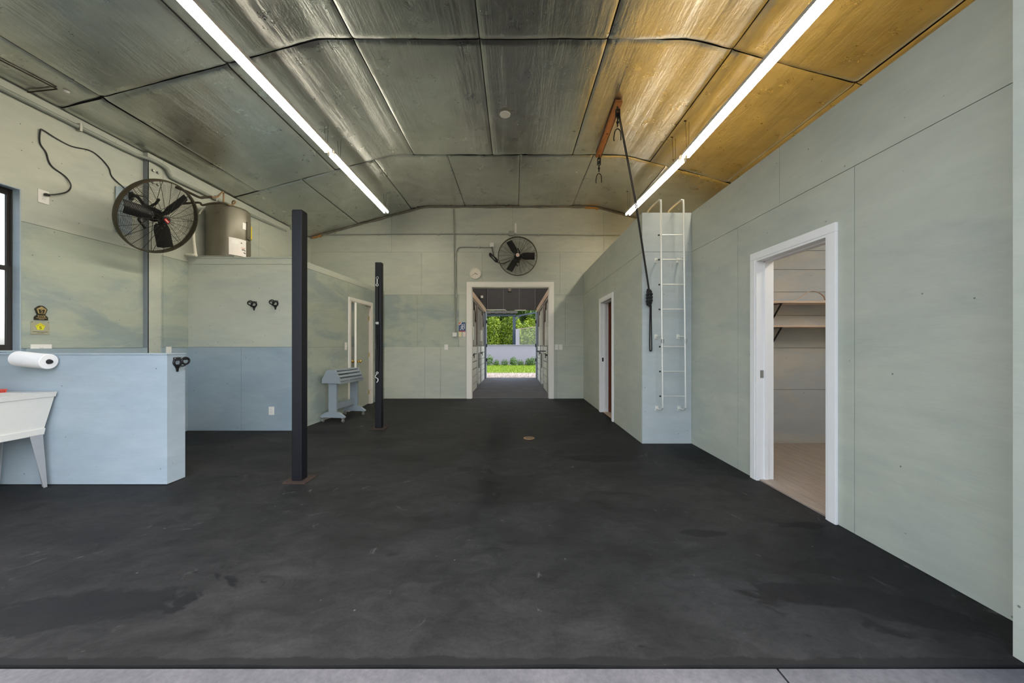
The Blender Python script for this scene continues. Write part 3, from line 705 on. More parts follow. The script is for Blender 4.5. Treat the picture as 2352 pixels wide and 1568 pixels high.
plate('wall_outlet', on(P(624, 943, YP - .012), MY), .078, .12, 'white outlet low on the blue grey partition', 'outlet', 'outlet')
plate('light_switch', on(WFp(1025, 797, .012), MY), .085, .125, 'white light switch on the clock side of the aisle opening', 'light switch', 'switch')
plate('light_switch', on(WFp(1278.5, 797, .012), MY), .085, .125, 'white light switch right beside the aisle opening trim, nearest the trim', 'light switch', 'switch')
plate('light_switch', on(WFp(1288, 797, .012), MY), .08, .125, 'white light switch further from the aisle opening trim, next to the inner wall', 'light switch', 'switch')
plate('light_switch', on(Vector(fn_side(6.57, 1.235, .0125)), MX), .085, .14, 'cream light switch on the knob side of the ajar door', 'light switch', 'switch', 'cream_trim')
plate('light_switch', on(Vector(fn_side(7.82, 1.235, .0125)), MX), .085, .14, 'cream light switch on the hinge side of the ajar door', 'light switch', 'switch', 'cream_trim')
plate('wall_tag', on(WFp(1057, 767.5, .012), MY), .072, .115, 'small yellow card under the blue poster', 'card', '', 'yellow_plastic')
plate('wall_tag', on(WFp(1066.5, 767.5, .012), MY), .072, .115, 'small pale pink card under the blue poster', 'card', 'rocker', 'pink_plastic')
def jbox(c, axis, w, d, label, mat='white_plastic', face=True):
    M = on(c, axis); o = thing('junction_box', M.translation, label, 'junction box')
    MB(M).box((-w / 2, -w / 2, 0), (w / 2, w / 2, d)).build('box', mat, o, bevel=.012)
    MB(M).box((-w * .42, -w * .42, d), (w * .42, w * .42, d + .005)).build('cover', mat, o, bevel=.002)
    return o
jbox(WFp(1045, 768.5, .012), MY, .10, .05, 'white switch box at the foot of the vertical conduit')
jbox(WFp(1130, 563, .012), MY, .10, .04, 'white outlet box with the aisle fan plugged in')
jbox(WFp(1174, 537, .012), MY, .11, .06, 'tan square junction box above the aisle fan', 'conduit_paint')
jbox(WL(664, 522, .012), MX, .13, .07, 'small painted junction box at the far end of the ceiling conduit', 'conduit_paint')
jbox(P(1107, 682, 13.70), MY, .10, .08, 'small white box high on the aisle gable')

# ------------------------------------------------------------------ conduits
def conduit(name, pts, r, label, mat='conduit_paint', clips=(), cat='conduit', k=5, axis=(0, -1, 0)):
    o = thing(name, pts[0], label, cat)
    MB().tube(smoothline(pts, k) if k > 1 else pts, r, 8).build('pipe', mat, o, smooth=60)
    for c in clips:
        c = Vector(c); MB(on(c, axis)).box((-.012, -r - .018, -.012), (.012, r + .018, r + .006)).build('clip', 'galvanized', o, bevel=.003)
    return o
n = .035
conduit('conduit', [WFp(707, 540, n), WFp(900, 537, n), WFp(1174, 537, n)], .014, 'long horizontal grey conduit across the gable, tub side of the junction box', clips=[WFp(x, 537.5, n) for x in (770, 870, 1008, 1094, 1150)], k=2)
conduit('conduit', [WFp(1180, 538, n), WFp(1300, 539, n), WFp(1424, 540, n)], .014, 'horizontal grey conduit across the gable, ladder side of the junction box', clips=[WFp(x, 539, n) for x in (1237, 1364)], k=2)
conduit('conduit', [WFp(1042, 480, n), WFp(1043, 540, n + .02), WFp(1043, 570, n), WFp(1044.5, 700, n), WFp(1045, 765, n)], .013, 'vertical grey conduit from the ceiling down to the white switch box', clips=[WFp(1043, 652, n), WFp(1044.5, 740, n)], k=3)
conduit('conduit', [WFp(1129, 568, n), WFp(1070, 567, n), WFp(1057, 567.5, n), WFp(1051, 571, n), WFp(1047.5, 578, n), WFp(1047, 590, n), WFp(1047, 640, n), WFp(1048, 762, n)], .013, 'bent grey conduit from the fan outlet box down beside the vertical run', clips=[WFp(1101, 567, n), WFp(1047, 595, n), WFp(1048, 680, n)], k=4)
conduit('conduit', [(XL + .035, 2.2, 3.66), (XL + .035, 3.33, 3.66), (XL + .035, 4.35, 3.67), (XL + .04, 4.52, 3.68), (XL + .10, 4.62, 3.68), (XL + .11, 4.80, 3.665), (XL + .105, 4.86, 3.60), (XL + .10, 5.0, 3.575), (XL + .10, 6.2, 3.60), (XL + .06, 7.40, 3.65)],
        .024, 'thick grey conduit along the top of the side wall under the foil', clips=[(XL + .035, 3.9, 3.66), (XL + .10, 5.6, 3.585)], axis=MX)
conduit('water_pipe', [P(404, 430, 4.95), P(430, 440, 4.98), P(458, 453, 5.05), P(470, 453, 5.1), P(487, 452, 5.15)], .017, 'foam wrapped pipe running from behind the side fan to the heater, upper one', 'pipe_foam', cat='pipe')
conduit('water_pipe', [P(487, 452, 5.15), P(497, 453, 5.2), P(504, 447, 5.28), P(511, 441, 5.40), P(513.5, 444, 5.5), P(513.5, 470, 5.5)], .011, 'bare copper pipe with an upward kink into the heater top', 'copper_old', cat='pipe', k=3)
conduit('water_pipe', [(XL + .07, 5.0, 3.25), P(455, 465, 5.0), P(465, 471, 5.02), P(485, 467, 5.06), P(510, 466, 5.1), P(522, 469, 5.2)], .015, 'foam wrapped pipe behind the heater top, lower one', 'pipe_foam', cat='pipe')
conduit('water_pipe', [P(520, 468, 5.25), P(530, 471, 5.35), P(536, 469, 5.42), P(541, 464, 5.42), P(538, 461, 5.42), P(534, 463, 5.44), P(533.5, 472, 5.46)], .010, 'looped bare copper pipe on the heater top', 'copper_old', cat='pipe', k=4)
conduit('drain_pipe', [(XL + .075, 5.13, 2.57), (XL + .10, 5.12, 2.565), P(449, 586, 5.10), P(449, 584, 5.12), P(446, 560, 5.14), P(444, 530, 5.16), P(445, 505, 5.18)], .019, 'pale plastic drain pipe beside the heater platform', 'pvc', cat='pipe', k=3)
conduit('overflow_hose', [P(458, 492, 5.3), P(464, 482, 5.32), P(475, 474, 5.36), P(492, 469, 5.4), P(508, 470, 5.45)], .010, 'thin pale hose curving onto the heater top', 'pvc', cat='hose', k=4)
conduit('conduit', [(XL + .10, 5.62, 2.85), (XL + .10, 6.4, 2.82), (XL + .10, 7.5, 2.79)], .02, 'dark pipe low along the side wall behind the heater', 'pipe_foam', cat='pipe', k=2)

# steel column against the left wall
cl = thing('wall_column', (XL + .012, YC + .03, 0), 'painted steel column against the side wall behind the caged fan', 'column')
MB().box((XL + .012, YC, 0), (XL + .070, YC + .012, 3.68)).build('flange', 'column_grey', cl)
MB().box((XL + .012, YC + .0125, 0), (XL + .074, YC + .17, 3.68)).build('shaft', 'sage_paint', cl, bevel=.003)
for z in (3.40, 3.56):
    for y in (.06, .12): MB(on((XL + .074, YC + y, z), MX)).lathe([(.001, .022), (.014, .02), (.014, 0), (.02, 0), (.02, -.002)], 6).build('bolt', 'galvanized', cl)

# ------------------------------------------------------------------ water heater
hc = Vector((-4.475, 5.53, HP + .045)); hr, hh = .278, .80
ht = thing('water_heater', hc, 'squat taupe cylindrical water heater on the boxed-in room', 'water heater')
TM = Matrix.Translation(hc)
MB(TM).lathe([(.001, 0), (hr - .01, 0), (hr, .012), (hr, hh - .05), (hr - .006, hh - .035), (hr - .004, hh - .03), (hr - .02, hh - .008), (.001, hh)], 56).build('tank', 'heater_paint', ht, smooth=35)
def curved(name, a0, a1, z0, z1, t, mat, par, bev=0):
    mb = MB(TM); n = 12; r0, r1 = hr + .0005, hr + t; vs_ = []
    for k in range(n + 1):
        a = R(a0 + (a1 - a0) * k / n); c, s_ = math.cos(a), math.sin(a)
        vs_ += [(r0 * c, r0 * s_, z0), (r1 * c, r1 * s_, z0), (r1 * c, r1 * s_, z1), (r0 * c, r0 * s_, z1)]
    fs = [(0, 1, 2, 3), (4 * n, 4 * n + 3, 4 * n + 2, 4 * n + 1)]
    for k in range(n):
        for i in range(4): fs.append((4 * k + i, 4 * k + (i + 1) % 4, 4 * k + 4 + (i + 1) % 4, 4 * k + 4 + i))
    return mb.add(vs_, fs).build(name, mat, par, smooth=30)
sh = curved('instruction_sheet', -51, -2, .04, .30, .0015, 'printed_sheet', ht)
curved('diagram_box', -44, -27, .215, .275, .0025, 'paper', sh); curved('warning_print', -19, -6, .165, .172, .0025, 'red_badge', sh)
for a, z in ((-17, .135), (-13, .14), (-9, .13), (-8, .09), (-11, .095), (-20, .235)): curved('print_mark', a, a + 4, z, z + .014, .0025, 'black_plastic', sh)
for z in (.06, .075, .09, .105, .12, .135, .15): curved('print_line', -46, -22, z, z + .004, .0025, 'pink_plastic', sh)
curved('crest_sticker', -14, -2, .47, .57, .0015, 'paper', ht)
ap1 = curved('access_panel', -1, 17, .33, .60, .018, 'heater_paint', ht); ap2 = curved('access_panel', -1, 17, .02, .28, .018, 'heater_paint', ht)
curved('screw', 6, 9, .36, .37, .022, 'black_plastic', ap1); curved('screw', 6, 9, .04, .05, .022, 'black_plastic', ap2)
curved('energy_label', 18, 33, .36, .57, .016, 'yellow_sticker', ht)
tag(MB().box((XL + .08, 5.22, HP + .004), (-4.14, 5.84, HP + .043)).build('heater_board', 'galvanized', bevel=.004), 'flat board the water heater stands on', 'board')

# ------------------------------------------------------------------ cross-tie posts
def post(x0, y0, label, h=2.49, w=.092):
    o = thing('tie_post', (x0 + w / 2, y0 + w / 2, 0), label, 'post', 'black steel cross-tie posts')
    MB().box((x0, y0, .012), (x0 + w, y0 + w, h)).build('shaft', 'black_steel', o, bevel=.008)
    MB().box((x0 + .004, y0 + .004, h), (x0 + w - .004, y0 + w - .004, h + .004)).build('cap', 'black_plastic', o, bevel=.002)
    MB().box((x0 - .06, y0 - .05, 0), (x0 + w + .06, y0 + w + .05, .012)).build('base_plate', 'rust', o, bevel=.004)
    for dx in (-.035, w + .035):
        for dy in (-.028, w + .028): MB().lathe([(.012, 0), (.012, .01), (.001, .011)], 6, Matrix.Translation((x0 + dx, y0 + dy, .012))).build('bolt', 'rust', o)
    return o
p1 = P(669.5, 1107, 3.22); post(-2.035, 3.225, 'black steel tie post nearest the camera, in front of the boxed-in room')
post(-2.08, 5.27, 'black steel tie post with a strap clipped to it, nearer the far wall')
# cross-tie strap on the far post
px, py = -2.04, 5.27
st = thing('cross_tie_strap', (px, py, 1.4), 'black strap with silver snap hooks hanging on the farther tie post', 'strap')
def ring(c, r, t, nm, mat, par, ax=(0, -1, 0)):
    M = on(c, ax); MB(M).tube([(r * math.cos(a), r * math.sin(a), 0) for a in [2 * math.pi * i / 18 for i in range(18)]], t, 6, closed=True).build(nm, mat, par, smooth=60)
zt_ = H + (793 - 640) * py / F
ring((px, py - .012, zt_ + .01), .017, .005, 'eye_ring', 'galvanized', st)
MB().tube([(px, py - .018, zt_ - .012), (px, py - .02, zt_ - .07)], .007, 8).build('snap_hook', 'aluminium', st)
ring((px, py - .02, zt_ - .095), .017, .005, 'strap_ring', 'aluminium', st)
MB().box((px - .014, py - .02, 1.58), (px + .014, py - .015, zt_ - .11)).build('strap_upper', 'black_rope', st)
MB().box((px - .022, py - .024, 1.56), (px + .022, py - .012, 1.60)).build('buckle', 'galvanized', st, bevel=.003)
MB().tube([(px - .012, py - .02, 1.57), (px - .004, py - .022, 1.2), (px + .002, py - .02, .86)], .008, 6).tube([(px + .012, py - .02, 1.57), (px + .02, py - .022, 1.2), (px + .008, py - .02, .86)], .008, 6).build('strap_lower', 'black_rope', st, smooth=60)
ring((px, py - .02, .84), .015, .005, 'strap_ring', 'aluminium', st)
MB().tube(smoothline([(px - .01, py - .022, .82), (px - .025, py - .03, .78), (px + .012, py - .026, .755), (px + .015, py - .03, .72), (px - .005, py - .03, .70)], 3), .007, 6).build('snap_hook', 'aluminium', st, smooth=60)

# ------------------------------------------------------------------ rolling saddle rack
rk = thing('saddle_rack', (-2.93, 5.95, 0), 'grey wooden saddle rack on small casters by the ajar door', 'saddle rack')
RM = Matrix.Translation((-2.955, 5.72, 0)) @ Matrix.Rotation(R(-7), 4, 'Z')     # local y along the rack
EX = Matrix.Rotation(R(90), 4, 'X')     # prism in xz plane, thickness towards -y
RL = .66
for y in (0, RL):
    MB(RM @ Matrix.Translation((0, y, 0)) @ EX).prism([(-.155, .635), (.155, .635), (.155, .70), (.075, .845), (-.075, .845), (-.155, .70)], .035).build('end_panel', 'rack_paint', rk, bevel=.003)
    yc = y + (.01 if y == 0 else -.045)
    MB(RM).box((-.07, yc, .165), (.07, yc + .035, .66)).build('column', 'rack_paint', rk, bevel=.003)
    MB(RM @ Matrix.Translation((0, yc + .035, 0)) @ EX).prism([(-.215, .075), (.215, .075), (.215, .095), (.11, .165), (-.11, .165), (-.215, .095)], .04).build('foot', 'rack_paint', rk, bevel=.003)
    for x in (-.175, .175):
        C = MB(RM @ Matrix.Translation((x, yc + .015, 0)))
        C.tube([(-.012, 0, .026), (.012, 0, .026)], .026, 14).build('caster_wheel', 'galvanized', rk, smooth=40)
        MB(RM @ Matrix.Translation((x, yc + .015, 0))).box((-.016, -.012, .026), (-.013, .012, .066)).box((.013, -.012, .026), (.016, .012, .066)).box((-.018, -.018, .064), (.018, .018, .076)).build('caster_fork', 'galvanized', rk)
MB(RM).box((-.018, .03, .20), (.018, RL - .03, .30)).build('stretcher', 'rack_paint', rk, bevel=.003)
for (x, z, a) in ((-.045, .838, 0), (0, .846, 0), (.045, .838, 8), (.095, .80, 58), (.125, .745, 58), (.150, .69, 80), (.150, .645, 90), (-.095, .80, -58), (-.125, .745, -58), (-.150, .69, -80)):
    MB(RM @ Matrix.Translation((x, RL / 2 - .02, z)) @ Matrix.Rotation(R(a), 4, 'Y')).box((-.019, -RL / 2, -.008), (.019, RL / 2, .010)).build('slat', 'rack_paint', rk, bevel=.002)

# ------------------------------------------------------------------ laundry tub, brush, towel roll
sk = thing('laundry_tub', (-4.37, 2.86, 0), 'off-white plastic laundry tub on legs against the blue half wall', 'sink')
def rect(x0, x1, y0, y1, z): return [(x0, y0, z), (x1, y0, z), (x1, y1, z), (x0, y1, z)]
def loft(mb, rings, c0=False, c1=False):
    vs_ = sum(rings, []); n = 4; fs = []
    for i in range(len(rings) - 1):
        for k_ in range(n): fs.append((i * n + k_, i * n + (k_ + 1) % n, (i + 1) * n + (k_ + 1) % n, (i + 1) * n + k_))
    if c0: fs.append((3, 2, 1, 0))
    if c1: m_ = (len(rings) - 1) * n; fs.append((m_, m_ + 1, m_ + 2, m_ + 3))
    return mb.add(vs_, fs)
ax0, ax1, ay0, ay1 = -4.66, -4.075, 2.56, 3.145
loft(MB(), [rect(ax0 + .075, ax1 - .075, ay0 + .06, ay1 - .03, .52), rect(ax0 + .01, ax1 - .02, ay0 + .01, ay1 - .004, .795), rect(ax0 + .004, ax1 - .012, ay0 + .004, ay1, .797),
            rect(ax0, ax1, ay0, ay1, .838), rect(ax0 + .05, ax1 - .05, ay0 + .04, ay1 - .08, .838), rect(ax0 + .10, ax1 - .12, ay0 + .09, ay1 - .13, .54)], True, True).build('basin', 'sink_plastic', sk, bevel=.006)
loft(MB(), [rect(ax0 + .08, ax1 - .075, ay0 + .06, ay1 - .03, .465), rect(ax0 + .07, ax1 - .065, ay0 + .05, ay1 - .028, .522)], True, True).build('skirt', 'sink_plastic', sk, bevel=.004)
for (x, y, dx, dy) in ((ax1 - .10, ay1 - .05, .035, .02), (ax0 + .10, ay1 - .05, -.02, .02), (ax1 - .10, ay0 + .08, .035, -.03), (ax0 + .10, ay0 + .08, -.02, -.03)):
    s_ = 1 if dx > 0 else -1
    mb = MB()
    mb.hexa([(x + s_ * .03 - s_ * .105, y, .47), (x + s_ * .03, y, .47), (x + s_ * .03, y + .004, .47), (x + s_ * .03 - s_ * .105, y + .004, .47)] [::1] +
            [(x + dx - s_ * .03, y + dy, 0), (x + dx + s_ * .008, y + dy, 0), (x + dx + s_ * .008, y + dy + .004, 0), (x + dx - s_ * .03, y + dy + .004, 0)])
    mb.hexa([(x + s_ * .03, y - .08, .47), (x + s_ * .034, y - .08, .47), (x + s_ * .034, y + .004, .47), (x + s_ * .03, y + .004, .47),
             (x + dx + s_ * .008, y + dy - .02, 0), (x + dx + s_ * .012, y + dy - .02, 0), (x + dx + s_ * .012, y + dy + .004, 0), (x + dx + s_ * .008, y + dy + .004, 0)])
    mb.build('leg', 'sink_leg', sk)
br_ = thing('scrub_brush', (-4.535, 3.06, .838), 'red scrub brush lying on the laundry tub rim', 'brush')
MB(Matrix.Translation((-4.535, 3.075, .838)) @ Matrix.Diagonal((1, 1, .62, 1))).box((-.10, -.03, .03), (.075, .03, .048)).build('back', 'red_bristle', br_, bevel=.008)
mb = MB(Matrix.Translation((-4.535, 3.075, .838)) @ Matrix.Diagonal((1, 1, .62, 1)))
for i in range(14):
    for j in range(5): mb.bar((-.09 + i * .012, -.024 + j * .012, .0), (-.09 + i * .012, -.024 + j * .012, .032), .007, .007, (1, 0, 0))
mb.build('bristles', 'red_bristle', br_)
ra, rb = Vector((-4.34, 3.085, 1.135)), Vector((-4.068, 3.085, 1.108))
tr = thing('paper_towel_roll', ra, 'white paper towel roll hanging at the top of the blue half wall', 'paper towel')
TRM = Matrix.Translation(ra) @ frame(rb - ra)
Lr = (rb - ra).length
MB(TRM).lathe([(.022, 0), (.062, 0), (.066, .004), (.066, Lr - .004), (.062, Lr), (.022, Lr), (.022, 0)], 40, cap=False).build('paper', 'towel_paper', tr, smooth=40)
MB(TRM).lathe([(.0205, .001), (.0218, .001), (.0218, Lr - .001), (.0205, Lr - .001), (.0205, .001)], 24, cap=False).build('core', 'cardboard_core', tr, smooth=40)
th_ = thing('towel_holder', ra, 'black rod holder carrying the paper towel roll', 'towel holder')
MB(TRM).lathe([(.001, -.02), (.019, -.02), (.019, Lr + .012), (.014, Lr + .02), (.001, Lr + .02)], 16).build('rod', 'black_plastic', th_, smooth=40)
MB(TRM).lathe([(.001, -.024), (.03, -.024), (.03, -.006), (.001, -.006)], 16).build('end_disc', 'black_plastic', th_, smooth=40)
MB().box(ra + Vector((-.03, -.012, -.012)), (ra.x - .012, 3.163, ra.z + .012)).build('bracket', 'black_plastic', th_, bevel=.004)

# ------------------------------------------------------------------ bridle hooks
def bridle_hook(c, axis, label, flip=1):
    M = on(c, axis); o = thing('bridle_hook', c, label, 'hook', 'black bridle hooks')
    mb = MB(M)
    out = [(.034 * math.cos(R(a)), .034 * math.sin(R(a))) for a in range(0, 181, 15)]
    ringp = [(.036 * math.cos(2 * math.pi * i / 20), .036 * math.sin(2 * math.pi * i / 20), .006) for i in range(20)]
    mb.tube(ringp, .011, 6, closed=True).build('back_ring', 'black_plastic', o, smooth=60)
    MB(M).prism([(-.034, -.02), (.034, -.02), (.012, -.062), (.009, -.088), (-.009, -.088), (-.012, -.062)], .008).build('tail_plate', 'black_plastic', o, bevel=.003)
    MB(M).box((-.038, .024, 0), (.038, .046, .010)).build('top_plate', 'black_plastic', o, bevel=.004)
    # crescent that carries the bridle, held out from the wall
    arc = [(.036 * math.cos(R(a)), .030 * math.sin(R(a)) + .012, .080) for a in range(0, 360, 18)]
    MB(M).tube(arc, .009, 6, closed=True).build('crescent', 'black_plastic', o, smooth=60)
    for x in (-.03, .03): MB(M).tube([(x, .02, .008), (x, .030, .080)], .007, 6).build('stand_off', 'black_plastic', o, smooth=60)
    MB(M).tube(smoothline([(0, -.03, .008), (0, -.036, .05), (0, -.028, .075), (0, -.012, .085)], 3), .006, 6).build('lower_hook', 'black_plastic', o, smooth=60)
    for x in (-.03, .03): MB(M).lathe([(.006, .010), (.006, .014), (.001, .015)], 8, Matrix.Translation((x, .036, 0))).build('screw', 'galvanized', o)
    return o
bridle_hook(P(584, 699, YP - .013), MY, 'black bridle hook on the boxed-in room, farther from the tie post')
bridle_hook(P(633, 697, YP - .013), MY, 'black bridle hook on the boxed-in room, right next to the tie post')
bridle_hook((-3.113, 3.255, 1.095), MX, 'black bridle hook on the end of the blue half wall')

# ------------------------------------------------------------------ plaques
def plaque_pent(w): return [(w * math.sin(R(a)), w * math.cos(R(a))) for a in (-72, -144, 144, 72, 0)]
pc = WL(92.5, 718, .0125); pm = on(pc, MX) @ Matrix.Scale(.82, 4)
pl = thing('breed_plaque', pc, 'black and gold pentagon plaque above the tan sign', 'plaque')
MB(pm).prism([(-.062, -.09), (.062, -.09), (.062, -.055), (.036, -.025), (.058, .045), (.032, .075), (.012, .088), (-.012, .088), (-.032, .075), (-.058, .045), (-.036, -.025), (-.062, -.055)], .016).build('board', 'plaque_black', pl, bevel=.002)
MB(pm).prism([(x, y + .028) for x, y in plaque_pent(.050)], .0025, Matrix.Translation((0, 0, .0155))).build('gold_shield', 'plaque_gold', pl)
MB(pm).prism([(-.030, .040), (-.021, -.008), (.021, -.008), (.030, .040)], .0015, Matrix.Translation((0, 0, .0175))).build('shield_field', 'plaque_black', pl)
text('S', .055, pm @ Matrix.Translation((0, .016, .0195)), 'plaque_gold', pl); text('SWB', .036, pm @ Matrix.Translation((0, -.045, .0165)), 'plaque_gold', pl)
MB(pm).box((-.048, -.069, .0155), (.048, -.063, .0165)).build('print_line', 'plaque_gold', pl); MB(pm).box((-.024, -.082, .0155), (.024, -.076, .0165)).build('print_line', 'plaque_gold', pl)
pc = WL(91.5, 753, .0125); pm = on(pc, MX) @ Matrix.Scale(.80, 4)
pl = thing('stable_sign', pc, 'small square tan sign with a yellow pentagon and an S', 'sign')
MB(pm).box((-.088, -.082, 0), (.088, .082, .006)).build('board', 'plaque_plate', pl, bevel=.002)
MB(pm).prism([(x, y + .015) for x, y in plaque_pent(.048)], .002, Matrix.Translation((0, 0, .006))).build('pentagon', 'plaque_yellow', pl)
text('S', .05, pm @ Matrix.Translation((0, .002, .009)), 'plaque_black', pl)
for x, y in ((-.028, .03), (-.014, .036), (.014, .036), (.028, .03), (0, .044)): MB(pm).lathe([(.005, .008), (.001, .0095)], 8, Matrix.Translation((x, y, 0)), cap=False).build('crown_dot', 'foam_orange', pl)
MB(pm).box((-.072, -.052, .006), (.072, -.047, .0066)).build('print_line', 'plaque_black', pl); MB(pm).box((-.03, -.066, .006), (.035, -.062, .0066)).build('print_line', 'plaque_black', pl)
for x in (-.078, .078): MB(pm).lathe([(.004, .006), (.004, .009), (.001, .0095)], 8, Matrix.Translation((x, .073, 0))).build('pin', 'black_plastic', pl)

# ------------------------------------------------------------------ clock, poster, antenna on the gable
cc = WFp(1092, 628, .012); cm = on(cc, MY)
ck = thing('wall_clock', cc, 'round cream wall clock above the aisle opening corner', 'clock')
MB(cm).lathe([(.001, 0), (.128, 0), (.134, .01), (.134, .026), (.126, .032), (.120, .024), (.001, .022)], 40).build('case', 'clock_face', ck, smooth=40)
for i in range(12):
    a = R(30 * i); MB(cm @ Matrix.Rotation(a, 4, 'Z')).box((-.005, .088, .0225), (.005, .108, .024)).build('hour_mark', 'clock_mark', ck)
for a, l, w in ((-118, .062, .007), (122, .095, .005)): MB(cm @ Matrix.Rotation(R(a), 4, 'Z')).box((-w, -.012, .025), (w, l, .027)).build('hand', 'clock_hand', ck)
pc = WFp(1061.5, 751, .012); pm = on(pc, MY)
po = thing('poster', pc, 'small blue poster with an orange disc and a white figure beside the opening trim', 'poster')
MB(pm).box((-.080, -.115, 0), (.080, .115, .003)).build('sheet', 'poster_blue', po)
MB(pm).box((-.080, -.115, .003), (.080, -.085, .0036)).build('red_band', 'poster_red', po)
MB(pm).prism([(-.08, .115)] + [(-.08 + .07 * math.cos(R(a)), .115 + .07 * math.sin(R(a))) for a in range(-90, 1, 10)], .0006, Matrix.Translation((0, 0, .003))).build('pale_arc', 'poster_white', po)
MB(pm).prism([(-.08, .115)] + [(-.08 + .055 * math.cos(R(a)), .115 + .055 * math.sin(R(a))) for a in range(-90, 1, 10)], .0012, Matrix.Translation((0, 0, .003))).build('orange_disc', 'poster_orange', po)
fg = MB(pm)
for a, b, w in (((0, .03), (0, -.02), .022), ((0, -.02), (-.045, -.065), .016), ((0, -.02), (.03, -.065), .016), ((0, .015), (-.035, -.005), .014), ((0, .0), (.03, .02), .012)):
    fg.bar((*a, .0036), (*b, .0036), w, .001, (0, 0, 1))
fg.lathe([(.016, .003), (.016, .0042), (.001, .0042)], 14, Matrix.Translation((.002, .05, 0)))
fg.bar((.045, .08, .0036), (.05, -.04, .0036), .016, .001)
fg.build('white_figure', 'poster_white', po)
at = thing('wall_bracket', WFp(1184, 530, .012), 'small white Y-shaped bracket above the aisle fan', 'bracket')
MB().box(WFp(1182, 535, .012), WFp(1186.5, 513, .026)).build('stem', 'white_plastic', at, bevel=.003)
for s_ in (-1, 1): MB().tube([WFp(1184.3, 513, .02), WFp(1184.3 + s_ * 5, 507, .025), WFp(1184.3 + s_ * 10, 502.5, .05)], .005, 6).build('prong', 'white_plastic', at, smooth=50)

# ------------------------------------------------------------------ metal ladder
la = thing('metal_ladder', ((XI + XR) / 2, YB - .15, .3), 'slim silver fixed ladder with hooked rails up to the loft', 'ladder')
YLd = YB - .19
def lx(px): return (px - 1181) * YLd / F
def lz(py): return H + (793 - py) * YLd / F
for xt, xb in ((lx(1518), lx(1522)), (lx(1570), lx(1575))):
    zt_, zb_ = lz(470), lz(928)
    pts = [Vector((xb, YB - .014, lz(943) + .0)), Vector((xb, YB - .10, lz(943))), Vector((xb, YLd + .03, lz(941))), Vector((xb, YLd + .006, lz(934))), Vector((xb, YLd, lz(925)))]
    pts += [Vector((xb + (xt - xb) * t, YLd, lz(925) + (zt_ - lz(925)) * t)) for t in (.25, .5, .75, 1)]
    pts += [Vector((xt - .004, YLd + .02, zt_ + .055)), Vector((xt - .01, YLd + .07, zt_ + .075)), Vector((xt - .02, YLd + .33, zt_ + .065)), Vector((xt - .022, YLd + .38, zt_ + .03)), Vector((xt - .022, YLd + .395, zt_ - .03)), Vector((xt - .022, YLd + .40, HR + .004))]
    MB().tube(smoothline(pts, 3), .0108, 10).build('rail', 'aluminium', la, smooth=50)
    xm = (xt + xb) / 2
    for z in (lz(596) + .03, lz(772)):
        MB().tube([(xm, YLd, z), (xm, YB - .016, z)], .009, 8).build('stand_off', 'aluminium', la, smooth=50)
        MB().box((xm - .02, YB - .020, z - .03), (xm + .02, YB - .0125, z + .03)).build('foot_plate', 'aluminium', la, bevel=.003)
    MB().box((xb - .02, YB - .020, lz(943) - .03), (xb + .02, YB - .0125, lz(943) + .03)).build('foot_plate', 'aluminium', la, bevel=.003)
    MB().tube([(xb - .001, YLd, lz(788)), (xb - .001, YLd, lz(779))], .017, 10).build('coupling', 'galvanized', la, smooth=40)
for py in (539, 595.5, 653, 710, 796, 853, 910):
    t = (py - 470) / 455
    a, b = lx(1518 + 4 * t) - .02, lx(1570 + 5 * t) + .02
    rg_ = MB().tube([(a, YLd + .012, lz(py)), (b, YLd + .012, lz(py))], .0068, 8).build('rung', 'aluminium', la, smooth=50)
    MB().tube([(a - .012, YLd + .012, lz(py)), (a + .004, YLd + .012, lz(py))], .010, 8).build('end_cap', 'black_plastic', rg_, smooth=50)

# ------------------------------------------------------------------ hoist beam, pulleys, rope
bm_ = thing('hoist_beam', (1.40, 5.3, ZR), 'orange-brown wooden beam fixed under the foil ceiling', 'beam')
ba, bb = Vector((1.385, 4.66, ZR - .035)), Vector((1.435, 6.02, ZR - .035))
MB().bar(ba, bb, .095, .042).build('timber', 'beam_wood', bm_, bevel=.004)
for t in (.06, .5, .94):
    p = ba.lerp(bb, t); MB().lathe([(.012, -.004), (.012, 0), (.001, .001)], 6, Matrix.Translation((p.x, p.y, p.z - .022)) ).build('lag_screw', 'dark_wire', bm_)
def pulley(p, label, double):
    o = thing('hoist_pulley', p, label, 'pulley', 'black hoist pulleys on the beam')
    x, y, z = p
    ring((x, y, z - .03), .018, .006, 'eye', 'black_steel', o, (1, 0, 0))
    MB().box((x - .028, y - .025, z - .16), (x - .022, y + .025, z - .05)).box((x + .022, y - .025, z - .16), (x + .028, y + .025, z - .05)).box((x - .028, y - .02, z - .056), (x + .028, y + .02, z - .044)).build('cheeks', 'black_steel', o, bevel=.002)
    for dx in ((-.011, .011) if double else (0,)):
        MB(Matrix.Translation((x + dx - .008, y, z - .115)) @ Matrix.Rotation(R(90), 4, 'Y')).lathe([(.034, 0), (.024, .008), (.034, .016)], 18, cap=True).build('sheave', 'black_plastic', o, smooth=40)
    zz_ = z - .165
    MB().tube([(x, y, zz_ + .01), (x, y, zz_ - .10)], .010, 6).build('shank', 'black_steel', o)
    for i in range(2): ring((x, y, zz_ - .05 - .045 * i), .016, .005, 'chain_link', 'dark_wire', o, (1, 0, 0) if i else (0, 1, 0))
    zf = zz_ - .14
    MB().tube(smoothline([(x - .045, y, zf - .16), (x - .052, y, zf - .13), (x - .04, y, zf - .05), (x - .022, y, zf - .008), (x, y, zf + .002), (x + .022, y, zf - .008), (x + .04, y, zf - .05), (x + .044, y, zf - .15)], 3), .008, 6).build('fork_hook', 'dark_wire', o, smooth=60)
    return o
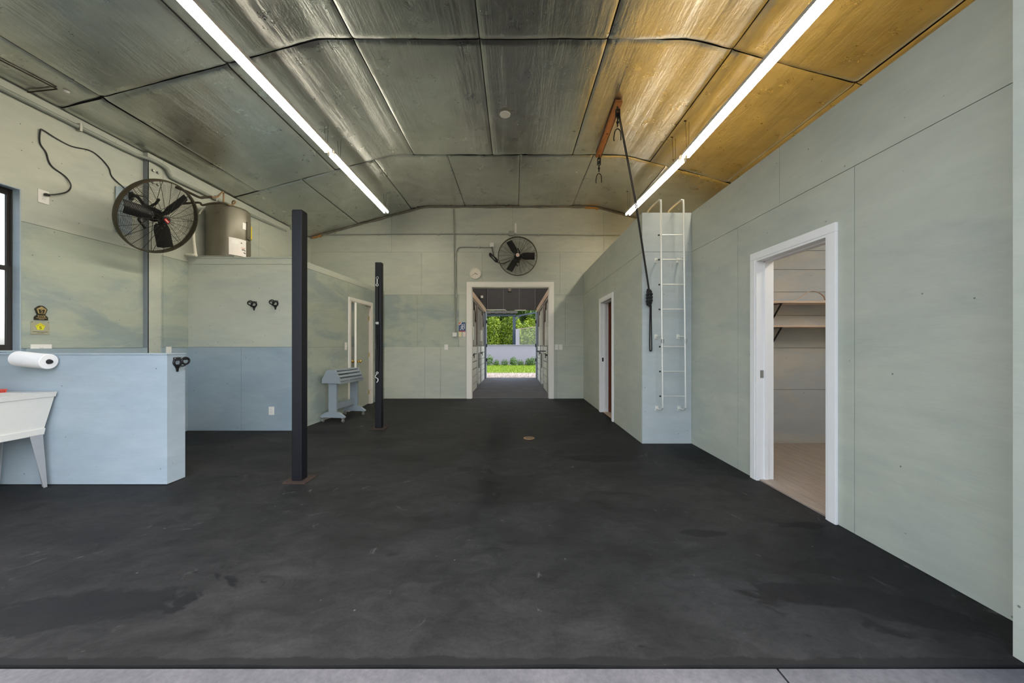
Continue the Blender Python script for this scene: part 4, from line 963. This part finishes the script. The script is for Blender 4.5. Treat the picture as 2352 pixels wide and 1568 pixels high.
pa = ba.lerp(bb, .05) + Vector((.0, 0, -.021)); pb = ba.lerp(bb, .955) + Vector((0, 0, -.021))
pulley(pa, 'black double pulley with hanging fork hook on the near beam end', True)
pulley(pb, 'black single pulley with hanging fork hook on the far beam end', False)
rp = thing('hoist_rope', (1.70, YB - .03, 1.8), 'long black rope from the beam pulley tied off in a coil by the ladder', 'rope')
cle = Vector(((1487 - 1181) * YB / F, YB - .066, H + (793 - 685) * YB / F))
MB().tube([pa + Vector((.012, .0, -.13)), (pa.lerp(cle, .5)) + Vector((0, -.06, -.03)), cle + Vector((-.01, 0, .10))], .0065, 6).build('rope_line', 'black_rope', rp, smooth=60)
MB().tube([pa + Vector((.028, .0, -.13)), (pa.lerp(cle, .5)) + Vector((.016, -.06, -.035)), cle + Vector((0, 0, .10))], .0065, 6).build('rope_line', 'black_rope', rp, smooth=60)
MB().tube([pa + Vector((-.012, .01, -.12)), pb + Vector((.0, 0, -.115))], .005, 6).build('rope_line', 'black_rope', rp, smooth=60)
mb = MB()
for i in range(7):
    ph = i * .9; w = .028 + .006 * math.sin(ph); zc = cle.z - .0
    pts = []
    for q in range(16):
        a = 2 * math.pi * q / 16; pts.append((cle.x + w * math.sin(a + ph * .1) * (1 if i % 2 else -1) * math.cos(a / 2 + ph) + .006 * math.sin(3 * a), cle.y + .012 * math.cos(a + ph) - .004 * i + .01, zc + (.115 - .008 * i) * math.cos(a)))
    mb.tube(pts, .009, 6, closed=True)
mb.build('rope_coil', 'black_rope', rp, smooth=60)
for dz in (-.04, .0, .04): ring((cle.x, cle.y + .0, cle.z + dz), .034, .009, 'wrap', 'black_rope', rp, (0, .35, 1))
zb_ = H + (793 - 805) * YB / F
MB().tube(smoothline([(cle.x + .01, cle.y, cle.z - .09), (cle.x + .012, cle.y + .015, (cle.z + zb_) / 2), (cle.x + .010, cle.y + .015, zb_ + .03), (cle.x + .022, cle.y + .015, zb_), (cle.x + .035, cle.y + .015, zb_ + .03), (cle.x + .03, cle.y + .015, (cle.z + zb_) / 2), (cle.x + .022, cle.y, cle.z - .09)], 4), .0075, 6).build('rope_loop', 'black_rope', rp, smooth=60)
MB().box((cle.x - .012, YB - .066, cle.z - .07), (cle.x + .012, YB - .012, cle.z + .07)).build('cleat', 'black_steel', rp, bevel=.004)

# ------------------------------------------------------------------ shelf room contents
def shelf(z, label):
    o = thing('wall_shelf', (2.9, YB - .12, z), label, 'shelf', 'wooden shelves in the side room')
    MB().box((3.05, YB - .25, z - .022), (XE - .2, YB - .014, z)).build('board', 'shelf_wood', o, bevel=.002)
    return o
def bracket(x, z, label):
    o = thing('shelf_bracket', (x, YB - .02, z), label, 'bracket', 'black triangular shelf brackets')
    MB().box((x - .012, YB - .022, z - .25), (x + .012, YB - .0142, z)).build('wall_leg', 'black_steel', o)
    MB().box((x - .012, YB - .23, z - .006), (x + .012, YB - .022, z)).build('shelf_leg', 'black_steel', o)
    MB().bar((x, YB - .215, z - .006), (x, YB - .03, z - .235), .012, .014).build('brace', 'black_steel', o)
z1s, z2s = 1.785, 1.492
shelf(z1s, 'upper pale wood shelf with a loose curved strip on it')
shelf(z2s, 'lower pale wood shelf, empty, in the side room')
for bx in (3.245, 4.05):
    far = ', farther from the doorway' if bx > 4 else ''
    bracket(bx, z1s - .022, 'black triangular bracket under the upper shelf' + far); bracket(bx, z2s - .022, 'black triangular bracket under the lower shelf' + far)
hx_ = 3.20
hk = thing('coat_hook', (hx_, YB - .02, z1s - .08), 'small white hook under the upper shelf', 'hook')
MB().box((hx_ - .012, YB - .022, z1s - .11), (hx_ + .012, YB - .0142, z1s - .03)).build('plate', 'white_plastic', hk, bevel=.002)
MB().tube(smoothline([(hx_, YB - .02, z1s - .085), (hx_, YB - .05, z1s - .088), (hx_ + .01, YB - .075, z1s - .082), (hx_ + .02, YB - .10, z1s - .05)], 3), .006, 6).build('prong', 'white_plastic', hk, smooth=60)
ls = thing('wood_strip', (3.2, YB - .15, z1s), 'thin pale edging strip bowed up on the upper shelf', 'strip')
mb = MB(); pts = smoothline([P(1768, 687, 4.3), P(1775, 690, 4.3), P(1795, 692.5, 4.3), P(1818, 692, 4.3), P(1832, 687, 4.3), P(1845, 678, 4.3), P(1858, 670, 4.3), P(1868, 668.5, 4.3), P(1882, 673, 4.3), P(1892, 681, 4.3), P(1898, 690, 4.3), P(1925, 691, 4.3)], 4)
for p in pts: p.z = max(p.z, z1s + .001)
vs_ = []; fs = []
for p in pts: vs_ += [p + Vector((0, -.012, 0)), p + Vector((0, .012, 0)), p + Vector((0, .012, .003)), p + Vector((0, -.012, .003))]
for i in range(len(pts) - 1):
    for k_ in range(4): fs.append((4 * i + k_, 4 * i + (k_ + 1) % 4, 4 * i + 4 + (k_ + 1) % 4, 4 * i + 4 + k_))
fs += [(0, 1, 2, 3), (len(vs_) - 4, len(vs_) - 1, len(vs_) - 2, len(vs_) - 3)]
mb.add(vs_, fs).build('strip', 'shelf_wood', ls, smooth=40)

# ------------------------------------------------------------------ floor drain
dr = thing('floor_drain', (.20, 4.75, 0), 'small round brown drain cover in the middle of the black floor', 'drain')
MB(Matrix.Translation((.20, 4.75, 0))).lathe([(.075, 0), (.075, .005), (.068, .008), (.001, .008)], 24).build('cover', 'copper_old', dr, smooth=40)
for i in range(-2, 3): MB(Matrix.Translation((.20, 4.75, 0))).box((-.045, i * .02 - .003, .008), (.045, i * .02 + .003, .009)).build('slot', 'black_plastic', dr)

# ------------------------------------------------------------------ stable aisle
YA, YE = YF + .12, 13.70
tag(MB().box((-5.2, YA, 4.05), (5.2, YE + .5, 4.2)).build('ceiling_aisle', 'aisle_dark'), 'dark roof over the stable aisle', 'ceiling', kind='structure')
for sx, nm in ((-1, 'wall_aisle_left'), (1, 'wall_aisle_right')):
    tag(cells(MB(), lambda u, z, n: (sx * (4.9 + n), u, z), (YA, YE + .1, -.1, 4.1), [(8.9, 10.2, 1.1, 2.2), (11.2, 12.5, 1.1, 2.2)], None, 0, .1).build(nm, 'aisle_dark'), 'dark outer stall wall on the %s' % ('tub side' if sx < 0 else 'ladder side'), 'wall', kind='structure')  # window openings added in the stall walls to let daylight in
XA0, XA1 = -1.09, .86
ge = tag(MB().box((-5, YE, 2.62), (5, YE + .06, 4.1)).box((-5, YE, -.1), (XA0 - .02, YE + .06, 2.62)).box((XA1 + .02, YE, -.1), (5, YE + .06, 2.62)).build('wall_aisle_gable', 'aisle_dark'), 'dark ribbed gable panel above the aisle exit', 'wall', kind='structure')
for i in range(-4, 6):
    x = .20 + i * .62 - .62; MB().box((x - .02, YE - .03, 2.62), (x + .02, YE, 4.05)).build('rib', 'aisle_rib', ge)
tag(MB().box((XA0, YE - .06, 2.615), (-.33, YE - .002, 2.645)).build('light_strip', 'white_plastic', bevel=.006), 'white fluorescent strip casing over the aisle exit', 'light')
tag(MB().box((.03, YE - .06, 2.60), (.45, YE - .002, 2.63)).build('light_strip', 'stall_white', bevel=.006), 'dull thin strip casing over the ladder side of the aisle exit', 'light')
cmr = thing('aisle_lamp', (-.13, 10.2, 2.75), 'small dark spot lamp hanging in the aisle', 'lamp')
MB().tube([(-.13, 10.2, 2.92), (-.13, 10.2, 4.06)], .02, 8).build('stem', 'stall_post', cmr)
MB(Matrix.Translation((-.13, 10.2, 2.78))).lathe([(.001, .16), (.05, .15), (.055, .07), (.05, .0), (.001, -.005)], 16).build('head', 'stall_post', cmr, smooth=40)
MB(Matrix.Translation((-.13, 10.2, 2.78))).lathe([(.001, -.02), (.052, -.01), (.056, .03), (.045, .03)], 16, cap=False).build('lens', 'black_plastic', cmr, smooth=40)
for sx, X in ((-1, XA0), (1, XA1)):
    side = 'tub side' if sx < 0 else 'ladder side'
    tag(MB().box((X + sx * .0, YA + .02, 2.52), (X + sx * .12, YE - .01, 2.68)).build('aisle_beam', 'pine', bevel=.004), 'long bare wood beam along the top of the stalls, %s' % side, 'beam')
    for bi, (ya, yb) in enumerate(((YA + .05, 10.35), (10.72, 12.9))):
        sf = thing('horse_stall', (X, (ya + yb) / 2, 0), 'whitewashed plank stall front, %s, %s' % (side, 'nearest the opening' if bi == 0 else 'by the aisle exit'), 'stall')
        zs_ = [.02, .22, .42, .62, .82, 1.02, 1.24]
        half = (ya + yb) / 2 - .25
        for a, b in zip(zs_[:-1], zs_[1:]):
            MB().box((X + sx * .015, ya, a), (X + sx * .05, half, b - .022)).build('plank', 'stall_white', sf)
            MB().box((X + sx * .0, half + .04, a), (X + sx * .035, yb, b - .022)).build('door_plank', 'stall_white', sf)
        MB().box((X + sx * .05, ya, .0), (X + sx * .06, yb, 1.23)).build('backing', 'stall_post', sf)
        for y in (ya + .03, half, half + .06, yb - .03): MB().box((X - sx * .005, y - .03, .0), (X + sx * .015, y + .03, 1.26)).build('batten', 'stall_metal', sf)
        for i in range(6):
            y = ya + .12 + i * (yb - ya - .2) / 5
            MB().tube([(X + sx * .04, y, 1.24), (X + sx * .04, y, 2.50)], .014, 6).build('bar', 'stall_white', sf)
        MB().box((X + sx * .01, ya, 2.44), (X + sx * .07, yb, 2.52)).build('top_rail', 'stall_post', sf)
        MB().bar((X + sx * .03, yb - .1, 1.95), (X + sx * .03, yb - .6, 2.47), .05, .06).build('brace', 'stall_post', sf)
        MB().box((X - sx * .012, half + .1, 1.4), (X + sx * .03, half + .35, 1.75)).build('name_board', 'stall_white', sf)
        MB().box((X - sx * .035, half - .06, .98), (X - sx * .002, half + .16, 1.02)).tube([(X - sx * .04, half + .1, .92), (X - sx * .04, half + .1, 1.05)], .01, 6).build('bolt_latch', 'black_steel', sf)
        MB().box((X - sx * .012, ya + .2, .55), (X + sx * .01, ya + .26, 1.0)).build('hinge', 'black_steel', sf)
    pp = thing('stall_post', (X, 10.53, 0), 'wide brown timber post between the stalls, %s' % side, 'post')
    MB().box((X + sx * .0, 10.38, 0), (X + sx * .12, 10.69, 2.52)).build('timber', 'stall_post', pp, bevel=.005)
    MB().box((X - sx * .02, 10.42, .12), (X, 10.52, 1.22)).build('batten', 'cream_trim', pp)
    pd = thing('aisle_door_jamb', (X, 13.3, 0), 'blue grey steel jamb at the aisle exit, %s' % side, 'jamb')
    MB().box((X - sx * .03, 13.45, 0), (X + sx * .10, 13.66, 2.52)).build('channel', 'steel_blue', pd, bevel=.004)
    for z in (.7, 1.25, 2.15): MB().box((X - sx * .06, 13.40, z - .06), (X - sx * .03, 13.47, z + .06)).build('hinge', 'black_steel', pd)
tag(MB().box((XA1 - .26, 9.35, 1.085), (XA1 - .02, 9.39, 1.11)).build('latch_bar', 'black_steel', bevel=.004), 'dark steel latch arm sticking out of the ladder side stall', 'latch')

# ------------------------------------------------------------------ outside: lawn, garden wall, shrubs, hedge, trees, pavilion
tag(MB().box((-30, 17.6, -.13), (30, 24.0, -.10)).build('ground_lawn', 'soil_lawn'), 'sunlit strip of lawn before the garden wall', 'lawn', kind='structure')
gm = MB(); gv = []; gf = []
for i in range(9000):
    x = random.uniform(-3.2, 2.8); y = random.uniform(17.5, 23.9); h_ = random.uniform(.05, .11); a = random.uniform(0, 6.28); w = .012
    k_ = len(gv); gv += [(x - w * math.cos(a), y - w * math.sin(a), -.10), (x + w * math.cos(a), y + w * math.sin(a), -.10), (x + random.uniform(-.03, .03), y + random.uniform(-.03, .03), -.10 + h_)]; gf.append((k_, k_ + 1, k_ + 2))
tag(MB().add(gv, gf).build('grass', 'grass_blade'), 'short bright green grass blades beyond the gravel', 'grass', kind='stuff')
sv = []; sf_ = []
for i in range(2600):
    x = random.uniform(-2.2, 1.9); y = 13.85 + random.random() ** 1.5 * 3.8; r_ = random.uniform(.012, .035); k_ = len(sv)
    sv += [(x - r_, y, -.122), (x, y - r_, -.122), (x + r_, y, -.122), (x, y + r_, -.122), (x, y, -.12 + r_ * .8)]; sf_ += [(k_, k_ + 1, k_ + 4), (k_ + 1, k_ + 2, k_ + 4), (k_ + 2, k_ + 3, k_ + 4), (k_ + 3, k_, k_ + 4)]
tag(MB().add(sv, sf_).build('gravel', 'gravel_ground'), 'loose tan gravel stones outside the aisle exit', 'gravel', kind='stuff')
tag(MB().box((-20, 24.0, -.14), (20, 24.25, 1.26)).box((-20, 23.96, 1.26), (20, 24.29, 1.30)).build('garden_wall', 'stucco'), 'lavender grey stucco garden wall behind the lawn', 'wall')
def leaf_cloud(n, fx, size, mat_seed):
    random.seed(mat_seed); v = []; f = []
    for i in range(n):
        p, nr_ = fx(); nr_ = (nr_ + Vector((random.uniform(-1, 1), random.uniform(-1, 1), random.uniform(-.4, 1))) * .9).normalized()
        t = nr_.orthogonal().normalized(); t = Matrix.Rotation(random.uniform(0, 6.28), 3, nr_) @ t; b = nr_.cross(t); s_ = size * random.uniform(.6, 1.3)
        k_ = len(v); v += [p - t * s_, p + b * s_ * .42 + nr_ * s_ * .12, p + t * s_, p - b * s_ * .42 + nr_ * s_ * .12]; f.append((k_, k_ + 1, k_ + 2, k_ + 3))
    return v, f
def ell(rx, ry, rz, zc, lump, sd):
    def g():
        d = Vector((random.gauss(0, 1), random.gauss(0, 1), random.gauss(0, 1))).normalized()
        k_ = (1 + lump * noise.noise(d * 2.3 + Vector((sd, 0, 0)))) * (random.random() ** .22)
        return Vector((d.x * rx * k_, d.y * ry * k_, zc + d.z * rz * k_)), d
    return g
def plant_mesh(name, n, fx, size, mat, sd):
    v, f = leaf_cloud(n, fx, size, sd); me = bpy.data.meshes.new(name); me.from_pydata([tuple(p) for p in v], [], f); me.materials.append(MATS[mat]); return me
def plant(name, me, stem_r, stem_h, loc, rot, sc, label, cat, group=None):
    o = thing(name, loc, label, cat, group)
    fo = link('foliage', me, o); fo.location = loc; fo.rotation_euler = (0, 0, rot); fo.scale = (sc, sc, sc)
    MB(Matrix.Translation(loc)).tube([(0, 0, -.02), (.03 * sc, 0, stem_h * .5 * sc), (0, .02, stem_h * sc)], [stem_r * sc, stem_r * .8 * sc, stem_r * .5 * sc], 7).build('stem', 'bark', o)
    return o
hm = plant_mesh('hedge_leaves', 9500, ell(1.05, .8, 1.75, 1.75, .25, 3), .072, 'leaf_bright', 11)
hedge_lab = ['bright green hedge shrub filling the tub side of the aisle view', 'bright green hedge shrub left of the pavilion post', 'bright green hedge shrub behind the pavilion post', 'bright green hedge shrub behind the wire panel', 'bright green hedge shrub at the ladder side of the aisle view']
for i, x in enumerate((-2.7, -1.45, -.15, 1.1, 2.4)):
    plant('hedge_shrub', hm, .06, 2.2, (x, 25.6 + .25 * (i % 2), -.1), i * 1.3, (1.02, .96, 1.0, .93, 1.05)[i], hedge_lab[i], 'hedge', 'hedge shrubs behind the garden wall')
tm = plant_mesh('tree_leaves', 10000, ell(2.6, 2.0, 2.6, 4.6, .35, 8), .13, 'leaf_deep', 21)
for i, (x, y, s_) in enumerate(((-3.4, 30, 1.0), (-.6, 31.5, 1.05), (2.2, 30, 1.12), (4.6, 31, 1.0))):
    plant('tree', tm, .16, 4.4, (x, y, -.12), i * 2.1, s_, ['darker tree behind the hedge, tub side', 'darker tree behind the hedge, in line with the pavilion post', 'tall leafy tree rising at the ladder side of the aisle view', 'darker tree behind the hedge, far ladder side'][i], 'tree', 'trees behind the hedge')
pm_ = plant_mesh('shrub_leaves', 420, ell(.38, .25, .30, .32, .5, 5), .055, 'leaf_shrub', 31)
xs_ = [-1.78, -1.15, -.62, -.05, .42, .95, 1.25]
sl = ['tall leafy shrub at the tub side of the garden wall foot', 'low shrub second from the tub side at the wall foot', 'low shrub left of centre at the wall foot', 'leafy shrub in the middle of the wall foot', 'low shrub right of the middle at the wall foot', 'shrub second from the ladder side at the wall foot', 'shrub at the ladder side end of the wall foot']
for i, x in enumerate(xs_): plant('garden_shrub', pm_, .015, .3, (x, 23.25, -.12), i * 1.7, (1.2, .65, .7, .95, .65, .8, .95)[i], sl[i], 'shrub', 'shrubs at the foot of the garden wall')
pv = thing('pavilion', (0, 25, 0), 'open pavilion roof on a navy steel post behind the garden wall', 'pavilion')
MB().box((-.10, 24.45, -.12), (.10, 24.62, 3.28)).build('post', 'navy_steel', pv)
MB().box((-6, 24.42, 3.28), (.10, 24.65, 3.42)).build('front_beam', 'navy_steel', pv)
MB().bar((.05, 24.5, 3.25), (2.6, 24.5, 3.75), .10, .10).build('rafter', 'navy_steel', pv); MB().bar((.05, 24.5, 2.95), (.45, 24.5, 3.32), .07, .07).build('brace', 'navy_steel', pv)
for i in range(24): MB().box((-6 + i * .26, 24.2, 3.44 + .02 * (i % 2)), (-6 + i * .26 + .25, 24.9, 3.62)).build('roof_rib', 'pavilion_roof', pv)
wp2 = thing('wire_panel', (.2, 24.4, 1.3), 'pale post with a dusty wire panel standing on the garden wall', 'fence panel')
MB().box((.10, 24.08, 1.30), (.36, 24.2, 2.38)).build('post', 'stucco', wp2); MB().bar((.30, 24.14, 2.37), (2.4, 24.14, 2.62), .07, .05).build('top_rail', 'stall_post', wp2)
MB().hexa([(.36, 24.13, 1.30), (2.4, 24.13, 1.30), (2.4, 24.15, 1.30), (.36, 24.15, 1.30), (.36, 24.13, 2.36), (2.4, 24.13, 2.6), (2.4, 24.15, 2.6), (.36, 24.15, 2.36)]).build('mesh', 'mesh_pane', wp2)
